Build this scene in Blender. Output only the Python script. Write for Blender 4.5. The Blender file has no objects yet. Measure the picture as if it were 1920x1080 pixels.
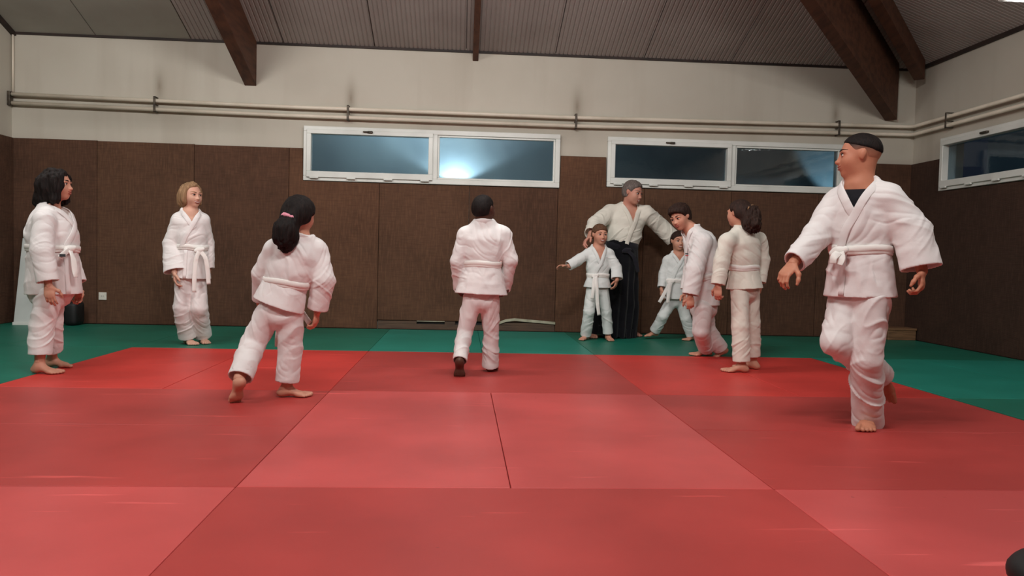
import bpy, bmesh, math, random
import numpy as np
from mathutils import Vector, Matrix

# ------------------------------------------------------------------ camera, world, lights, exposure
SC = bpy.context.scene
COL = SC.collection
FPX = 1450.0
CAM_H = 0.857


def _unit(v):
    v = np.array(v, float)
    return v / np.linalg.norm(v)


_Y = _unit([(866 - 960) / FPX, (540 - 479.0) / FPX, -1])
_X = np.array([1, -0.0215, 0.0])
_X[2] = -(_X[0] * _Y[0] + _X[1] * _Y[1]) / _Y[2]
_X = _unit(_X)
_Z = np.cross(_X, _Y)
CR = np.array([_X, _Y, _Z])
CC = np.array([0, 0, CAM_H])


def at(px, py, Y):
    """point of the room seen at photo pixel (px,py) at the depth Y"""
    d = CR @ np.array([(px - 960) / FPX, (540 - py) / FPX, -1.0])
    return CC + d * (Y / d[1])


def floor_at(px, py, z=0.0):
    d = CR @ np.array([(px - 960) / FPX, (540 - py) / FPX, -1.0])
    return CC + d * ((z - CAM_H) / d[2])


cam = bpy.data.cameras.new('camera')
cam.sensor_width = 36
cam.lens = FPX / 1920 * 36
cam.clip_start = 0.05
camo = bpy.data.objects.new('camera', cam)
M = Matrix.Identity(4)
for i in range(3):
    for j in range(3):
        M[i][j] = CR[i][j]
    M[i][3] = CC[i]
camo.matrix_world = M
COL.objects.link(camo)
SC.camera = camo

SC.view_settings.view_transform = 'Standard'
SC.view_settings.look = 'None'
SC.view_settings.gamma = 1
SC.view_settings.use_curve_mapping = False
SC.view_settings.exposure = 0.0

W = bpy.data.worlds.new('night')
SC.world = W
W.use_nodes = True
W.node_tree.nodes['Background'].inputs[0].default_value = (0.012, 0.018, 0.03, 1)
W.node_tree.nodes['Background'].inputs[1].default_value = 0.6


def area(name, loc, sx, sy, power, col=(1, 0.98, 0.955), rot=(0, 0, 0), spread=180):
    l = bpy.data.lights.new(name, 'AREA')
    l.shape = 'RECTANGLE'
    l.size, l.size_y = sx, sy
    l.energy = power
    l.color = col
    l.spread = math.radians(spread)
    o = bpy.data.objects.new(name, l)
    o.location = loc
    o.rotation_euler = rot
    COL.objects.link(o)
    return o


# luminaires: a row over the middle of the mat and one over the camera end (positions of the lamp housings built below)
TILT = {5.3: 48, 1.6: 46}
LAMPS = [(-3.3, 5.3, 3.25, 40), (0.2, 5.3, 3.25, 52), (4.44, 5.3, 2.83, 9),
         (-3.3, 1.6, 4.15, 105), (0.2, 1.6, 4.15, 135), (3.6, 1.6, 3.7, 45)]
for (x, y, z, p) in LAMPS:
    area('lamp_light', (x, y + 0.10, z - 0.03), 1.2, 0.16, p, rot=(math.radians(TILT[y]), 0, 0))
    area('lamp_light', (x, y - 0.10, z - 0.03), 1.2, 0.16, p * 0.25, rot=(-math.radians(TILT[y]), 0, 0))


# ------------------------------------------------------------------ small helpers
def lin(c):
    out = []
    for v in c:
        v = v / 255.0
        out.append(v / 12.92 if v <= 0.04045 else ((v + 0.055) / 1.055) ** 2.4)
    return out + [1.0]


def new_mat(name, rgb, rough=0.6, spec=0.5, metallic=0.0):
    m = bpy.data.materials.new(name)
    m.use_nodes = True
    b = m.node_tree.nodes['Principled BSDF']
    b.inputs['Base Color'].default_value = lin(rgb)
    b.inputs['Roughness'].default_value = rough
    b.inputs['Specular IOR Level'].default_value = spec
    b.inputs['Metallic'].default_value = metallic
    return m


def nd(m, typ, **kw):
    n = m.node_tree.nodes.new(typ)
    for k, v in kw.items():
        if k in n.inputs.keys():
            n.inputs[k].default_value = v
        else:
            setattr(n, k, v)
    return n


def lk(m, a, b):
    m.node_tree.links.new(a, b)


def coords(m, scale=(1, 1, 1), rot=(0, 0, 0), which='Object'):
    tc = nd(m, 'ShaderNodeTexCoord')
    mp = nd(m, 'ShaderNodeMapping')
    mp.inputs['Scale'].default_value = scale
    mp.inputs['Rotation'].default_value = rot
    lk(m, tc.outputs[which], mp.inputs['Vector'])
    return mp.outputs['Vector']


def noise_mix(m, rgb2, scale=4, detail=4, lo=0.4, hi=0.65, vec=None, fac=1.0):
    """blend the base colour towards rgb2 where a noise is high"""
    b = m.node_tree.nodes['Principled BSDF']
    n = nd(m, 'ShaderNodeTexNoise')
    n.inputs['Scale'].default_value = scale
    n.inputs['Detail'].default_value = detail
    if vec is None:
        vec = coords(m)
    lk(m, vec, n.inputs['Vector'])
    r = nd(m, 'ShaderNodeMapRange')
    r.inputs['From Min'].default_value = lo
    r.inputs['From Max'].default_value = hi
    r.inputs['To Max'].default_value = fac
    lk(m, n.outputs['Fac'], r.inputs['Value'])
    mx = nd(m, 'ShaderNodeMix', data_type='RGBA')
    cur = b.inputs['Base Color']
    if cur.is_linked:
        lk(m, cur.links[0].from_socket, mx.inputs[6])
    else:
        mx.inputs[6].default_value = cur.default_value
    mx.inputs[7].default_value = lin(rgb2)
    lk(m, r.outputs['Result'], mx.inputs[0])
    lk(m, mx.outputs[2], b.inputs['Base Color'])


def bump(m, scale=200, strength=0.2, dist=0.002, detail=2, vec=None, kind='noise'):
    b = m.node_tree.nodes['Principled BSDF']
    if kind == 'noise':
        n = nd(m, 'ShaderNodeTexNoise')
        n.inputs['Scale'].default_value = scale
        n.inputs['Detail'].default_value = detail
        out = n.outputs['Fac']
    else:
        n = nd(m, 'ShaderNodeTexWave')
        n.bands_direction = kind
        n.inputs['Scale'].default_value = scale
        n.inputs['Distortion'].default_value = 0.4
        out = n.outputs['Fac']
    if vec is None:
        vec = coords(m)
    lk(m, vec, n.inputs['Vector'])
    bp = nd(m, 'ShaderNodeBump')
    bp.inputs['Strength'].default_value = strength
    bp.inputs['Distance'].default_value = dist
    lk(m, out, bp.inputs['Height'])
    if b.inputs['Normal'].is_linked:
        lk(m, b.inputs['Normal'].links[0].from_socket, bp.inputs['Normal'])
    lk(m, bp.outputs['Normal'], b.inputs['Normal'])


def link(name, me, parent=None, mat=None, smooth=False):
    o = bpy.data.objects.new(name, me)
    COL.objects.link(o)
    if parent is not None:
        o.parent = parent
        o.matrix_parent_inverse = parent_world(parent).inverted()
    for mm in (mat if isinstance(mat, (list, tuple)) else [mat]):
        if mm is not None:
            me.materials.append(mm)
    if smooth:
        me.polygons.foreach_set('use_smooth', [True] * len(me.polygons))
    return o


def parent_world(o):
    w = Matrix.LocRotScale(o.location, o.rotation_euler, o.scale)
    if o.parent is not None:
        w = parent_world(o.parent) @ o.matrix_parent_inverse @ w
    return w


def bm_obj(name, bm, mat=None, parent=None, smooth=False):
    me = bpy.data.meshes.new(name)
    bmesh.ops.recalc_face_normals(bm, faces=bm.faces)
    bm.to_mesh(me)
    bm.free()
    return link(name, me, parent, mat, smooth)


def tag(o, label, cat, group=None, kind=None):
    if label:
        o['label'] = label
    if cat:
        o['category'] = cat
    if group:
        o['group'] = group
    if kind:
        o['kind'] = kind
    return o


def empty(name, loc):
    o = bpy.data.objects.new(name, None)
    o.location = loc
    o.empty_display_size = 0.1
    COL.objects.link(o)
    return o


def add_box(bm, lo, hi, bev=0.0, seg=2):
    r = bmesh.ops.create_cube(bm, size=1)
    vs = r['verts']
    for v in vs:
        v.co = Vector([lo[i] + (hi[i] - lo[i]) * (v.co[i] + 0.5) for i in range(3)])
    if bev > 0:
        es = list({e for v in vs for e in v.link_edges})
        bmesh.ops.bevel(bm, geom=es, offset=bev, segments=seg, profile=0.5, affect='EDGES')
    return vs


def box_obj(name, lo, hi, mat, parent=None, bev=0.0, smooth=False):
    bm = bmesh.new()
    add_box(bm, lo, hi, bev)
    return bm_obj(name, bm, mat, parent, smooth)


def prism(bm, pts, axis, d0, d1, bev=0.0, seg=2):
    """extrude a polygon given in the two other axes along axis from d0 to d1"""
    def mk(p, d):
        q = list(p)
        q.insert(axis, d)
        return bm.verts.new(q)
    a = [mk(p, d0) for p in pts]
    b = [mk(p, d1) for p in pts]
    n = len(pts)
    fs = [bm.faces.new(a), bm.faces.new(b[::-1])]
    for i in range(n):
        fs.append(bm.faces.new([a[i], b[i], b[(i + 1) % n], a[(i + 1) % n]]))
    if bev > 0:
        es = list({e for f in fs[:2] for e in f.edges})
        bmesh.ops.bevel(bm, geom=es, offset=bev, segments=seg, profile=0.5, affect='EDGES')


def tube(bm, pts, r, n=12, closed=False):
    pts = [np.array(p, float) for p in pts]
    rings = []
    up0 = np.array([0.13, 0.21, 0.97])
    for i, p in enumerate(pts):
        a = pts[i - 1] if i > 0 else p
        b = pts[i + 1] if i < len(pts) - 1 else p
        t = _unit(b - a)
        s = np.cross(t, up0)
        s = _unit(s)
        u = np.cross(s, t)
        rr = r[i] if isinstance(r, (list, tuple)) else r
        rings.append([bm.verts.new(p + rr * (s * math.cos(2 * math.pi * k / n) + u * math.sin(2 * math.pi * k / n))) for k in range(n)])
    for i in range(len(rings) - 1):
        for k in range(n):
            bm.faces.new([rings[i][k], rings[i][(k + 1) % n], rings[i + 1][(k + 1) % n], rings[i + 1][k]])
    bm.faces.new(rings[0][::-1])
    bm.faces.new(rings[-1])


# ------------------------------------------------------------------ materials
def red_mat(name, rgb, rough):
    m = new_mat(name, rgb, rough, 0.5)
    noise_mix(m, [min(255, c * 1.16 + 6) for c in rgb], 1.3, 6, 0.38, 0.75, fac=0.8)
    # pale scuffs: long thin streaks
    v = coords(m, (0.9, 9, 1), (0, 0, 0.15))
    noise_mix(m, [min(255, c * 1.25 + 28) for c in rgb], 1.6, 5, 0.66, 0.74, vec=v, fac=0.55)
    noise_mix(m, [c * 0.55 for c in rgb], 14, 2, 0.77, 0.8, fac=0.5)
    bump(m, 260, 0.12, 0.0012, 2)
    return m


M_RED_L = red_mat('red_vinyl_light_sheen', (186, 72, 70), 0.40)  # reds differ by sheen: grain direction put into the base colour
M_RED_D = red_mat('red_vinyl_dark_sheen', (165, 55, 51), 0.46)
M_RED_M = red_mat('red_vinyl_bright_sheen', (188, 52, 46), 0.46)
M_GRN_D = new_mat('green_vinyl_dark_sheen', (14, 106, 85), 0.45)  # green pair likewise: sheen of the grain painted as lighter and darker green
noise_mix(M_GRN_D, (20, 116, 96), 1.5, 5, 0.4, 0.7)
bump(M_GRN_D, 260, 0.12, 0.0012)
M_GRN_L = new_mat('green_vinyl_light_sheen', (20, 126, 108), 0.42)
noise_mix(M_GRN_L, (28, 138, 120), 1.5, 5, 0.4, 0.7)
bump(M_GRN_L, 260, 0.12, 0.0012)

M_WALL = new_mat('cream_plaster', (190, 184, 171), 0.85, 0.3)
noise_mix(M_WALL, (176, 168, 154), 0.9, 6, 0.45, 0.75, fac=0.7)
noise_mix(M_WALL, (170, 161, 147), 1.0, 4, 0.52, 0.7, vec=coords(M_WALL, (2.6, 2.6, 0.25)), fac=0.5)
bump(M_WALL, 90, 0.12, 0.002, 4)


def fibre(name, rgb):
    m = new_mat(name, rgb, 0.9, 0.2)
    noise_mix(m, [c * 0.8 for c in rgb], 2.2, 6, 0.4, 0.7, fac=0.7)
    noise_mix(m, [min(255, c * 1.22) for c in rgb], 60, 2, 0.45, 0.75, vec=coords(m, (1, 1, 0.12)), fac=0.55)
    noise_mix(m, [c * 0.75 for c in rgb], 60, 2, 0.45, 0.75, vec=coords(m, (0.12, 0.12, 1)), fac=0.45)
    bump(m, 45, 0.35, 0.003, 1, kind='Z')
    bump(m, 45, 0.35, 0.003, 1, kind='X')
    return m


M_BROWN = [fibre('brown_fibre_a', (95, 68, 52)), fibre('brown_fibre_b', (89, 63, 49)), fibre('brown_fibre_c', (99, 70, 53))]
M_BROWN_R = fibre('brown_fibre_right_shaded', (70, 51, 42))  # darker copy: dimmer light on the right wall put into the colour
M_CEIL = new_mat('ribbed_ceiling_grey', (156, 146, 141), 0.8, 0.3)
noise_mix(M_CEIL, (142, 131, 126), 1.2, 5, 0.4, 0.7)
M_CEIL_F = new_mat('flat_ceiling_grey', (152, 148, 138), 0.8, 0.3)
noise_mix(M_CEIL_F, (136, 131, 122), 1.2, 5, 0.4, 0.7)
M_BEAM = new_mat('brown_glulam', (92, 57, 40), 0.65, 0.35)
noise_mix(M_BEAM, (70, 42, 30), 3.0, 6, 0.4, 0.65, vec=coords(M_BEAM, (6, 1, 6)))
bump(M_BEAM, 30, 0.2, 0.002, 4, vec=coords(M_BEAM, (6, 0.6, 6)))
M_DARKWOOD = new_mat('dark_trim_wood', (48, 34, 28), 0.7)
noise_mix(M_DARKWOOD, (34, 24, 20), 5, 4, 0.4, 0.6)
M_PIPE = new_mat('cream_painted_pipe', (220, 209, 192), 0.4, 0.5)
noise_mix(M_PIPE, (200, 189, 171), 3, 4, 0.45, 0.7)
M_CLAMP = new_mat('clamp_metal', (92, 82, 70), 0.5, 0.5, 0.4)
noise_mix(M_CLAMP, (60, 52, 44), 20, 2, 0.4, 0.6)
M_PVC = new_mat('white_pvc', (222, 224, 218), 0.35, 0.5)
noise_mix(M_PVC, (208, 210, 204), 3, 3, 0.45, 0.7)
M_DARK = new_mat('black_rubber', (14, 14, 15), 0.6)
noise_mix(M_DARK, (24, 24, 25), 8, 3, 0.4, 0.6)
M_SOCKET = new_mat('socket_plastic', (226, 224, 214), 0.4)
noise_mix(M_SOCKET, (212, 208, 196), 20, 2, 0.4, 0.7)
M_BOARD = new_mat('white_board', (205, 210, 206), 0.5)
noise_mix(M_BOARD, (190, 196, 192), 3, 3, 0.4, 0.7)
M_WOOD = new_mat('pale_wood', (132, 98, 68), 0.6)
noise_mix(M_WOOD, (104, 76, 52), 6, 4, 0.4, 0.65, vec=coords(M_WOOD, (1, 8, 8)))
M_SKIRT = new_mat('brown_skirting', (88, 66, 50), 0.7)
noise_mix(M_SKIRT, (72, 54, 42), 5, 4, 0.4, 0.65, vec=coords(M_SKIRT, (1, 8, 8)))
M_FOIL = new_mat('pale_plastic_strip', (176, 172, 150), 0.5)
noise_mix(M_FOIL, (140, 134, 112), 8, 3, 0.4, 0.65)
M_LAMPWHITE = new_mat('lamp_white_steel', (235, 235, 232), 0.4)
noise_mix(M_LAMPWHITE, (224, 224, 220), 6, 2, 0.4, 0.7)
M_TUBE = new_mat('lit_tube', (255, 250, 240), 0.5)
_b = M_TUBE.node_tree.nodes['Principled BSDF']
_b.inputs['Emission Color'].default_value = (1, 0.96, 0.9, 1)
_b.inputs['Emission Strength'].default_value = 4.0
M_OUT = new_mat('outside_render', (160, 172, 178), 0.9)
noise_mix(M_OUT, (140, 152, 160), 2.0, 5, 0.4, 0.7)
bump(M_OUT, 40, 0.3, 0.004, 4)
M_GROUND = new_mat('subfloor', (60, 52, 46), 0.9)
noise_mix(M_GROUND, (46, 40, 36), 3, 4, 0.4, 0.7)


def glass(name, rough, tint, mixv, grough):
    m = bpy.data.materials.new(name)
    m.use_nodes = True
    nt = m.node_tree
    nt.nodes.remove(nt.nodes['Principled BSDF'])
    out = nt.nodes['Material Output']
    tr = nd(m, 'ShaderNodeBsdfRefraction')
    tr.inputs['IOR'].default_value = 1.02
    tr.inputs['Roughness'].default_value = rough
    tr.inputs['Color'].default_value = tint
    gl = nd(m, 'ShaderNodeBsdfGlossy')
    gl.inputs['Roughness'].default_value = grough
    n = nd(m, 'ShaderNodeTexNoise')
    n.inputs['Scale'].default_value = 18
    n.inputs['Detail'].default_value = 3
    lk(m, coords(m), n.inputs['Vector'])
    bp = nd(m, 'ShaderNodeBump')
    bp.inputs['Strength'].default_value = 0.12
    bp.inputs['Distance'].default_value = 0.004
    lk(m, n.outputs['Fac'], bp.inputs['Height'])
    lk(m, bp.outputs['Normal'], gl.inputs['Normal'])
    lk(m, bp.outputs['Normal'], tr.inputs['Normal'])
    mx = nd(m, 'ShaderNodeMixShader')
    mx.inputs[0].default_value = mixv
    lk(m, tr.outputs[0], mx.inputs[1])
    lk(m, gl.outputs[0], mx.inputs[2])
    lk(m, mx.outputs[0], out.inputs['Surface'])
    return m


M_FROST = glass('frosted_glass', 0.34, (0.86, 0.95, 1.0, 1), 0.04, 0.12)
M_GLASS = glass('dark_glass', 0.03, (0.8, 0.9, 0.95, 1), 0.06, 0.03)

# ------------------------------------------------------------------ room shell
XL, XR, YB, YF = -4.98, 5.33, 8.93, -2.4
WZ = 3.18
SLOPE = 0.36

fl = bm = bmesh.new()
add_box(bm, (XL - 0.2, YF - 0.2, -0.15), (XR + 0.2, YB + 0.2, -0.045))
floor = bm_obj('floor', bm, M_GROUND)
floor['kind'] = 'structure'


def floor_mat(name, x0, x1, y0, y1, mat, dz=0.0):
    g = 0.0012
    return box_obj(name, (x0 + g, y0 + g, -0.045), (x1 - g, y1 - g, dz), mat, floor, 0.004)


X0 = -2.82
random.seed(4)
for ci in range(3):
    xa = X0 + 2 * ci + (0.02 if ci else 0)
    xb = X0 + 2 * (ci + 1) + 0.02
    for ri in range(5):
        yb = 6.83 - 2 * ri
        ya = yb - 2
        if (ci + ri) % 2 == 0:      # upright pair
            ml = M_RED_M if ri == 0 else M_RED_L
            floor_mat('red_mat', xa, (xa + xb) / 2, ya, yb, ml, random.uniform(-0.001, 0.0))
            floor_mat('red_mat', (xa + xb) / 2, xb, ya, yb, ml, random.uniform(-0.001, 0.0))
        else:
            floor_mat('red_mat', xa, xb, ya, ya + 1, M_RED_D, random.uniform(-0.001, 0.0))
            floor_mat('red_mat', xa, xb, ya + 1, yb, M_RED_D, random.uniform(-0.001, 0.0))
# green border
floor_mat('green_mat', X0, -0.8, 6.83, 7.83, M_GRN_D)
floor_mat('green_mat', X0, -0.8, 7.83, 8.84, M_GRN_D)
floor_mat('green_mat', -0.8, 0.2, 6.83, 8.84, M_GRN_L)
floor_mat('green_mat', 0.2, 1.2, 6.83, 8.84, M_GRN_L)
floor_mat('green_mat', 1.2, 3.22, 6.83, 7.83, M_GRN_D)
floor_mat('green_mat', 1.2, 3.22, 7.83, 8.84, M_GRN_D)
for (xa, xb) in ((XL, X0), (3.22, 5.27)):
    y = 8.84
    k = 0
    while y > YF + 0.1:
        if k % 2 == (0 if xa < 0 else 1):
            xm = (xa + xb) / 2
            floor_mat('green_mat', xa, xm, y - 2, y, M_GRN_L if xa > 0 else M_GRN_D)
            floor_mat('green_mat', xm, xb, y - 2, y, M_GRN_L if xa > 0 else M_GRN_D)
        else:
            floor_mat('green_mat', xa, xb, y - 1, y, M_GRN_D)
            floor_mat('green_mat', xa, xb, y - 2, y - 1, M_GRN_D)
        y -= 2
        k += 1

# walls with window openings
W1 = (-1.80, 1.10, 1.66, 2.27)
W2 = (1.65, 4.47, 1.69, 2.265)
W3 = (5.35, 8.32, 1.70, 2.28)      # on the right wall, in Y
bm = bmesh.new()
y0, y1 = YB, YB + 0.22
for lo, hi in (((XL - 0.2, y0, -0.05), (XR + 0.2, y1, 1.66)), ((XL - 0.2, y0, 2.27), (XR + 0.2, y1, WZ + 0.1)),
               ((XL - 0.2, y0, 1.66), (W1[0], y1, 2.27)), ((W1[1], y0, 1.66), (W2[0], y1, 2.27)),
               ((W2[1], y0, 1.66), (XR + 0.2, y1, 2.27)), ((W2[0], y0, 1.66), (W2[1], y1, W2[2])), ((W2[0], y0, W2[3]), (W2[1], y1, 2.27))):
    add_box(bm, lo, hi)
wall_back = bm_obj('wall_back', bm, M_WALL)
bm = bmesh.new()
for lo, hi in (((XR, YF, -0.05), (XR + 0.22, YB, W3[2])), ((XR, YF, W3[3]), (XR + 0.22, YB, WZ + 0.1)),
               ((XR, YF, W3[2]), (XR + 0.22, W3[0], W3[3])), ((XR, W3[1], W3[2]), (XR + 0.22, YB, W3[3]))):
    add_box(bm, lo, hi)
wall_right = bm_obj('wall_right', bm, M_WALL)
RIDGE_Y = 3.0
zr = WZ + SLOPE * (YB - RIDGE_Y)
bm = bmesh.new()
prism(bm, [(YB + 0.2, -0.05), (YB + 0.2, WZ + 0.05), (RIDGE_Y, zr + 0.1), (YF, zr - SLOPE * (RIDGE_Y - YF) + 0.1), (YF, -0.05)], 0, XL - 0.22, XL)
wall_left = bm_obj('wall_left', bm, M_WALL)
bm = bmesh.new()
add_box(bm, (XL - 0.2, YF - 0.22, -0.05), (XR + 0.2, YF, 4.2))
wall_front = bm_obj('wall_front', bm, M_WALL)
for o in (wall_back, wall_right, wall_left, wall_front):
    o['kind'] = 'structure'

# grime rising above the pipe clamps (stains of the plaster itself) is part of the cream plaster material
def add_stains(m, spots):
    b = m.node_tree.nodes['Principled BSDF']
    tc = nd(m, 'ShaderNodeTexCoord')
    for (x, z) in spots:
        mp = nd(m, 'ShaderNodeMapping')
        mp.inputs['Location'].default_value = (-x * 9.0, 0, -z * 2.6)
        mp.inputs['Scale'].default_value = (9.0, 0.0, 2.6)
        lk(m, tc.outputs['Object'], mp.inputs['Vector'])
        g = nd(m, 'ShaderNodeTexGradient', gradient_type='QUADRATIC_SPHERE')
        lk(m, mp.outputs['Vector'], g.inputs['Vector'])
        mul = nd(m, 'ShaderNodeMath', operation='MULTIPLY')
        mul.inputs[1].default_value = 0.75
        lk(m, g.outputs['Fac'], mul.inputs[0])
        mx = nd(m, 'ShaderNodeMix', data_type='RGBA')
        lk(m, b.inputs['Base Color'].links[0].from_socket, mx.inputs[6])
        mx.inputs[7].default_value = lin((126, 114, 98))
        lk(m, mul.outputs[0], mx.inputs[0])
        lk(m, mx.outputs[2], b.inputs['Base Color'])


add_stains(M_WALL, [(-3.40, 2.66), (-1.29, 2.60), (1.29, 2.60), (4.36, 2.62)])

# ceiling: pitched deck, hipped over the right wall
HIPX = XR - (YB - RIDGE_Y)


def cz(x, y):
    return WZ + SLOPE * min(YB - y, XR - x, 99 if True else 0) if y > RIDGE_Y else WZ + SLOPE * min(YB - RIDGE_Y - (RIDGE_Y - y), XR - x)


bm = bmesh.new()
T = 0.12
tl = []
ridge_end = XR - (YB - RIDGE_Y)
zb = WZ + SLOPE * (YB - RIDGE_Y - (RIDGE_Y - YF))
def slab(pts):
    a = [bm.verts.new((p[0], p[1], p[2] + 0.03)) for p in pts]
    b = [bm.verts.new((p[0], p[1], p[2] + T)) for p in pts]
    bm.faces.new(a[::-1]); bm.faces.new(b)
    for i in range(len(pts)):
        j = (i + 1) % len(pts)
        bm.faces.new([a[i], a[j], b[j], b[i]])
slab([(XL - .2, YB + .2, WZ - .072), (XR + .2, YB + .2, WZ - .072), (ridge_end, RIDGE_Y, zr), (XL - .2, RIDGE_Y, zr)])
slab([(XR + .2, YB + .2, WZ - .072), (XR + .2, YF - .2, WZ - .072), (ridge_end, RIDGE_Y, zr)])
slab([(XL - .2, RIDGE_Y, zr), (ridge_end, RIDGE_Y, zr), (XR + .2, YF - .2, WZ - 0.072), (XR - .4, YF - .2, zb - 0.07), (XL - .2, YF - .2, zb - 0.07)])
ceiling = bm_obj('ceiling', bm, M_CEIL)
ceiling['kind'] = 'structure'


def deck_panel(xa, xb, ribs, mat, side='back'):
    """one ceiling board: with fine ribs running up the slope; clipped at the hip"""
    bm = bmesh.new()
    n = max(1, int(round((xb - xa) / (0.05 if ribs else 0.5))))
    prof = []
    g = 0.006
    for i in range(n):
        a = xa + g + (xb - xa - 2 * g) * i / n
        w = (xb - xa - 2 * g) / n
        if ribs:
            prof += [(a, 0.0), (a + w * 0.62, 0.0), (a + w * 0.72, 0.007), (a + w * 0.9, 0.007)]
        else:
            prof += [(a, 0.0)]
    prof.append((xb - g, 0.0))
    rows = []
    for (u, h) in prof:
        if side == 'back':
            top = max(RIDGE_Y, YB - (XR - u) if False else RIDGE_Y)
            d = min(YB - RIDGE_Y, XR - u)       # how far up the slope this line runs before the hip
            rows.append([(u, YB + 0.0, WZ + h), (u, YB - d, WZ + SLOPE * d + h), (u, YB + 0.0, WZ + 0.06), (u, YB - d, WZ + SLOPE * d + 0.06)])
        else:
            d = min(XR - ridge_end, YB - u)
            rows.append([(XR, u, WZ + h), (XR - d, u, WZ + SLOPE * d + h), (XR, u, WZ + 0.06), (XR - d, u, WZ + SLOPE * d + 0.06)])
    vs = [[bm.verts.new(p) for p in r] for r in rows]
    for i in range(len(vs) - 1):
        a, b = vs[i], vs[i + 1]
        bm.faces.new([a[0], a[1], b[1], b[0]])
        bm.faces.new([a[2], b[2], b[3], a[3]])
        bm.faces.new([a[0], b[0], b[2], a[2]])
        bm.faces.new([a[1], a[3], b[3], b[1]])
    bm.faces.new([vs[0][0], vs[0][2], vs[0][3], vs[0][1]])
    bm.faces.new([vs[-1][0], vs[-1][1], vs[-1][3], vs[-1][2]])
    bmesh.ops.remove_doubles(bm, verts=bm.verts, dist=1e-5)
    return bm_obj('ceiling_board', bm, mat, ceiling)


xs = [XL, -4.08, -3.05, -2.04, -1.03, 0.0, 1.02, 2.05, 3.08, 4.1, 5.2]
for a, b in zip(xs[:-1], xs[1:]):
    deck_panel(a, b, a > -3.2, M_CEIL if a > -3.2 else M_CEIL_F)
y = YB - 0.15
while y > 2.5:
    deck_panel(y - 1.03, y, True, M_CEIL, 'right')
    y -= 1.03

# beams (children of the ceiling)
def rafter(x0, x1, zlow, ytop=RIDGE_Y):
    bm = bmesh.new()
    yy = YB - 0.0
    prism(bm, [(yy, zlow), (yy, WZ + 0.02), (ytop, WZ + SLOPE * (YB - ytop) + 0.02), (ytop, zlow + SLOPE * (YB - ytop))], 0, x0, x1, 0.006)
    return bm_obj('beam', bm, M_BEAM, ceiling)


rafter(-2.47, -2.34, 2.70)
rafter(0.075, 0.14, 3.075)


def hip(off, w, zlow, start):
    d = np.array([-1, -1]) / math.sqrt(2)
    nrm = np.array([1, -1]) / math.sqrt(2)
    L = 7.6
    s = np.array([XR, YB]) + d * start + nrm * off
    bm = bmesh.new()
    vs = []
    rise = SLOPE / math.sqrt(2)
    for t, in ((0,), (L,)):
        for sgn in (-1, 1):
            for top in (0, 1):
                p = s + d * t + nrm * sgn * w / 2
                z = zlow + rise * t if not top else WZ + rise * (t + start) + 0.03
                vs.append(bm.verts.new((p[0], p[1], z)))
    for q in ((0, 1, 3, 2), (4, 6, 7, 5), (0, 4, 5, 1), (2, 3, 7, 6), (1, 5, 7, 3), (0, 2, 6, 4)):
        bm.faces.new([vs[i] for i in q])
    return bm_obj('beam', bm, M_BEAM, ceiling)


hip(-0.19, 0.13, 2.57, 0.26)
hip(0.10, 0.11, 3.00, 0.28)
# dark eaves trims where the ceiling meets the walls
bm = bmesh.new()
prism(bm, [(YB, WZ - 0.035), (YB, WZ + 0.02), (RIDGE_Y, zr + 0.02), (RIDGE_Y, zr - 0.06)], 0, XL, XL + 0.05)
o = bm_obj('trim_1', bm, M_DARKWOOD); o['kind'] = 'structure'
o = box_obj('trim_2', (XL, YB - 0.02, WZ - 0.018), (XR, YB, WZ + 0.01), M_DARKWOOD); o['kind'] = 'structure'
o = box_obj('trim_3', (XR - 0.03, YF, WZ - 0.03), (XR, YB, WZ + 0.012), M_DARKWOOD); o['kind'] = 'structure'

# brown fibre wall mats, one by one
MATT = 0.045
def wall_mat(pts, k, mat=None):
    bm = bmesh.new()
    prism(bm, pts, 1, YB - MATT, YB - 0.002, 0.007)
    return bm_obj('wall_mat', bm, mat or M_BROWN[k % 3], wall_back)


def rect(x0, x1, z0, z1):
    g = 0.0015
    return [(x0 + g, z0), (x1 - g, z0), (x1 - g, z1), (x0 + g, z1)]


wall_mat(rect(XL + 0.01, -4.05, 0.0, 2.03), 1)
wall_mat(rect(-4.05, -3.0, 0.0, 2.025), 0)
wall_mat(rect(-3.0, -1.96, 0.0, 2.02), 1)
g = 0.0015
wall_mat([(-1.96 + g, 0), (-0.95 - g, 0), (-0.95 - g, 1.652), (W1[0] - 0.012, 1.652), (W1[0] - 0.012, 2.02), (-1.96 + g, 2.02)], 2)
wall_mat(rect(-0.95, 0.07, 0.10, 1.652), 0)
wall_mat(rect(0.07, 1.09, 0.10, 1.652), 1)
wall_mat([(1.09 + g, 0), (2.1 - g, 0), (2.1 - g, 1.68), (W2[0] - 0.012, 1.68), (W2[0] - 0.012, 2.03), (W1[1] + 0.012, 2.03), (W1[1] + 0.012, 1.652), (1.09 + g, 1.652)], 2)
wall_mat(rect(2.1, 3.13, 0.0, 1.68), 0)
wall_mat(rect(3.13, 4.18, 0.0, 1.68), 1)
wall_mat([(4.18 + g, 0), (5.30, 0), (5.30, 2.06), (W2[1] + 0.012, 2.06), (W2[1] + 0.012, 1.68), (4.18 + g, 1.68)], 1)


def wall_mat_r(pts, mat=M_BROWN_R):
    bm = bmesh.new()
    prism(bm, pts, 0, XR - MATT, XR - 0.002, 0.007)
    return bm_obj('wall_mat', bm, mat, wall_right)


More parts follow.
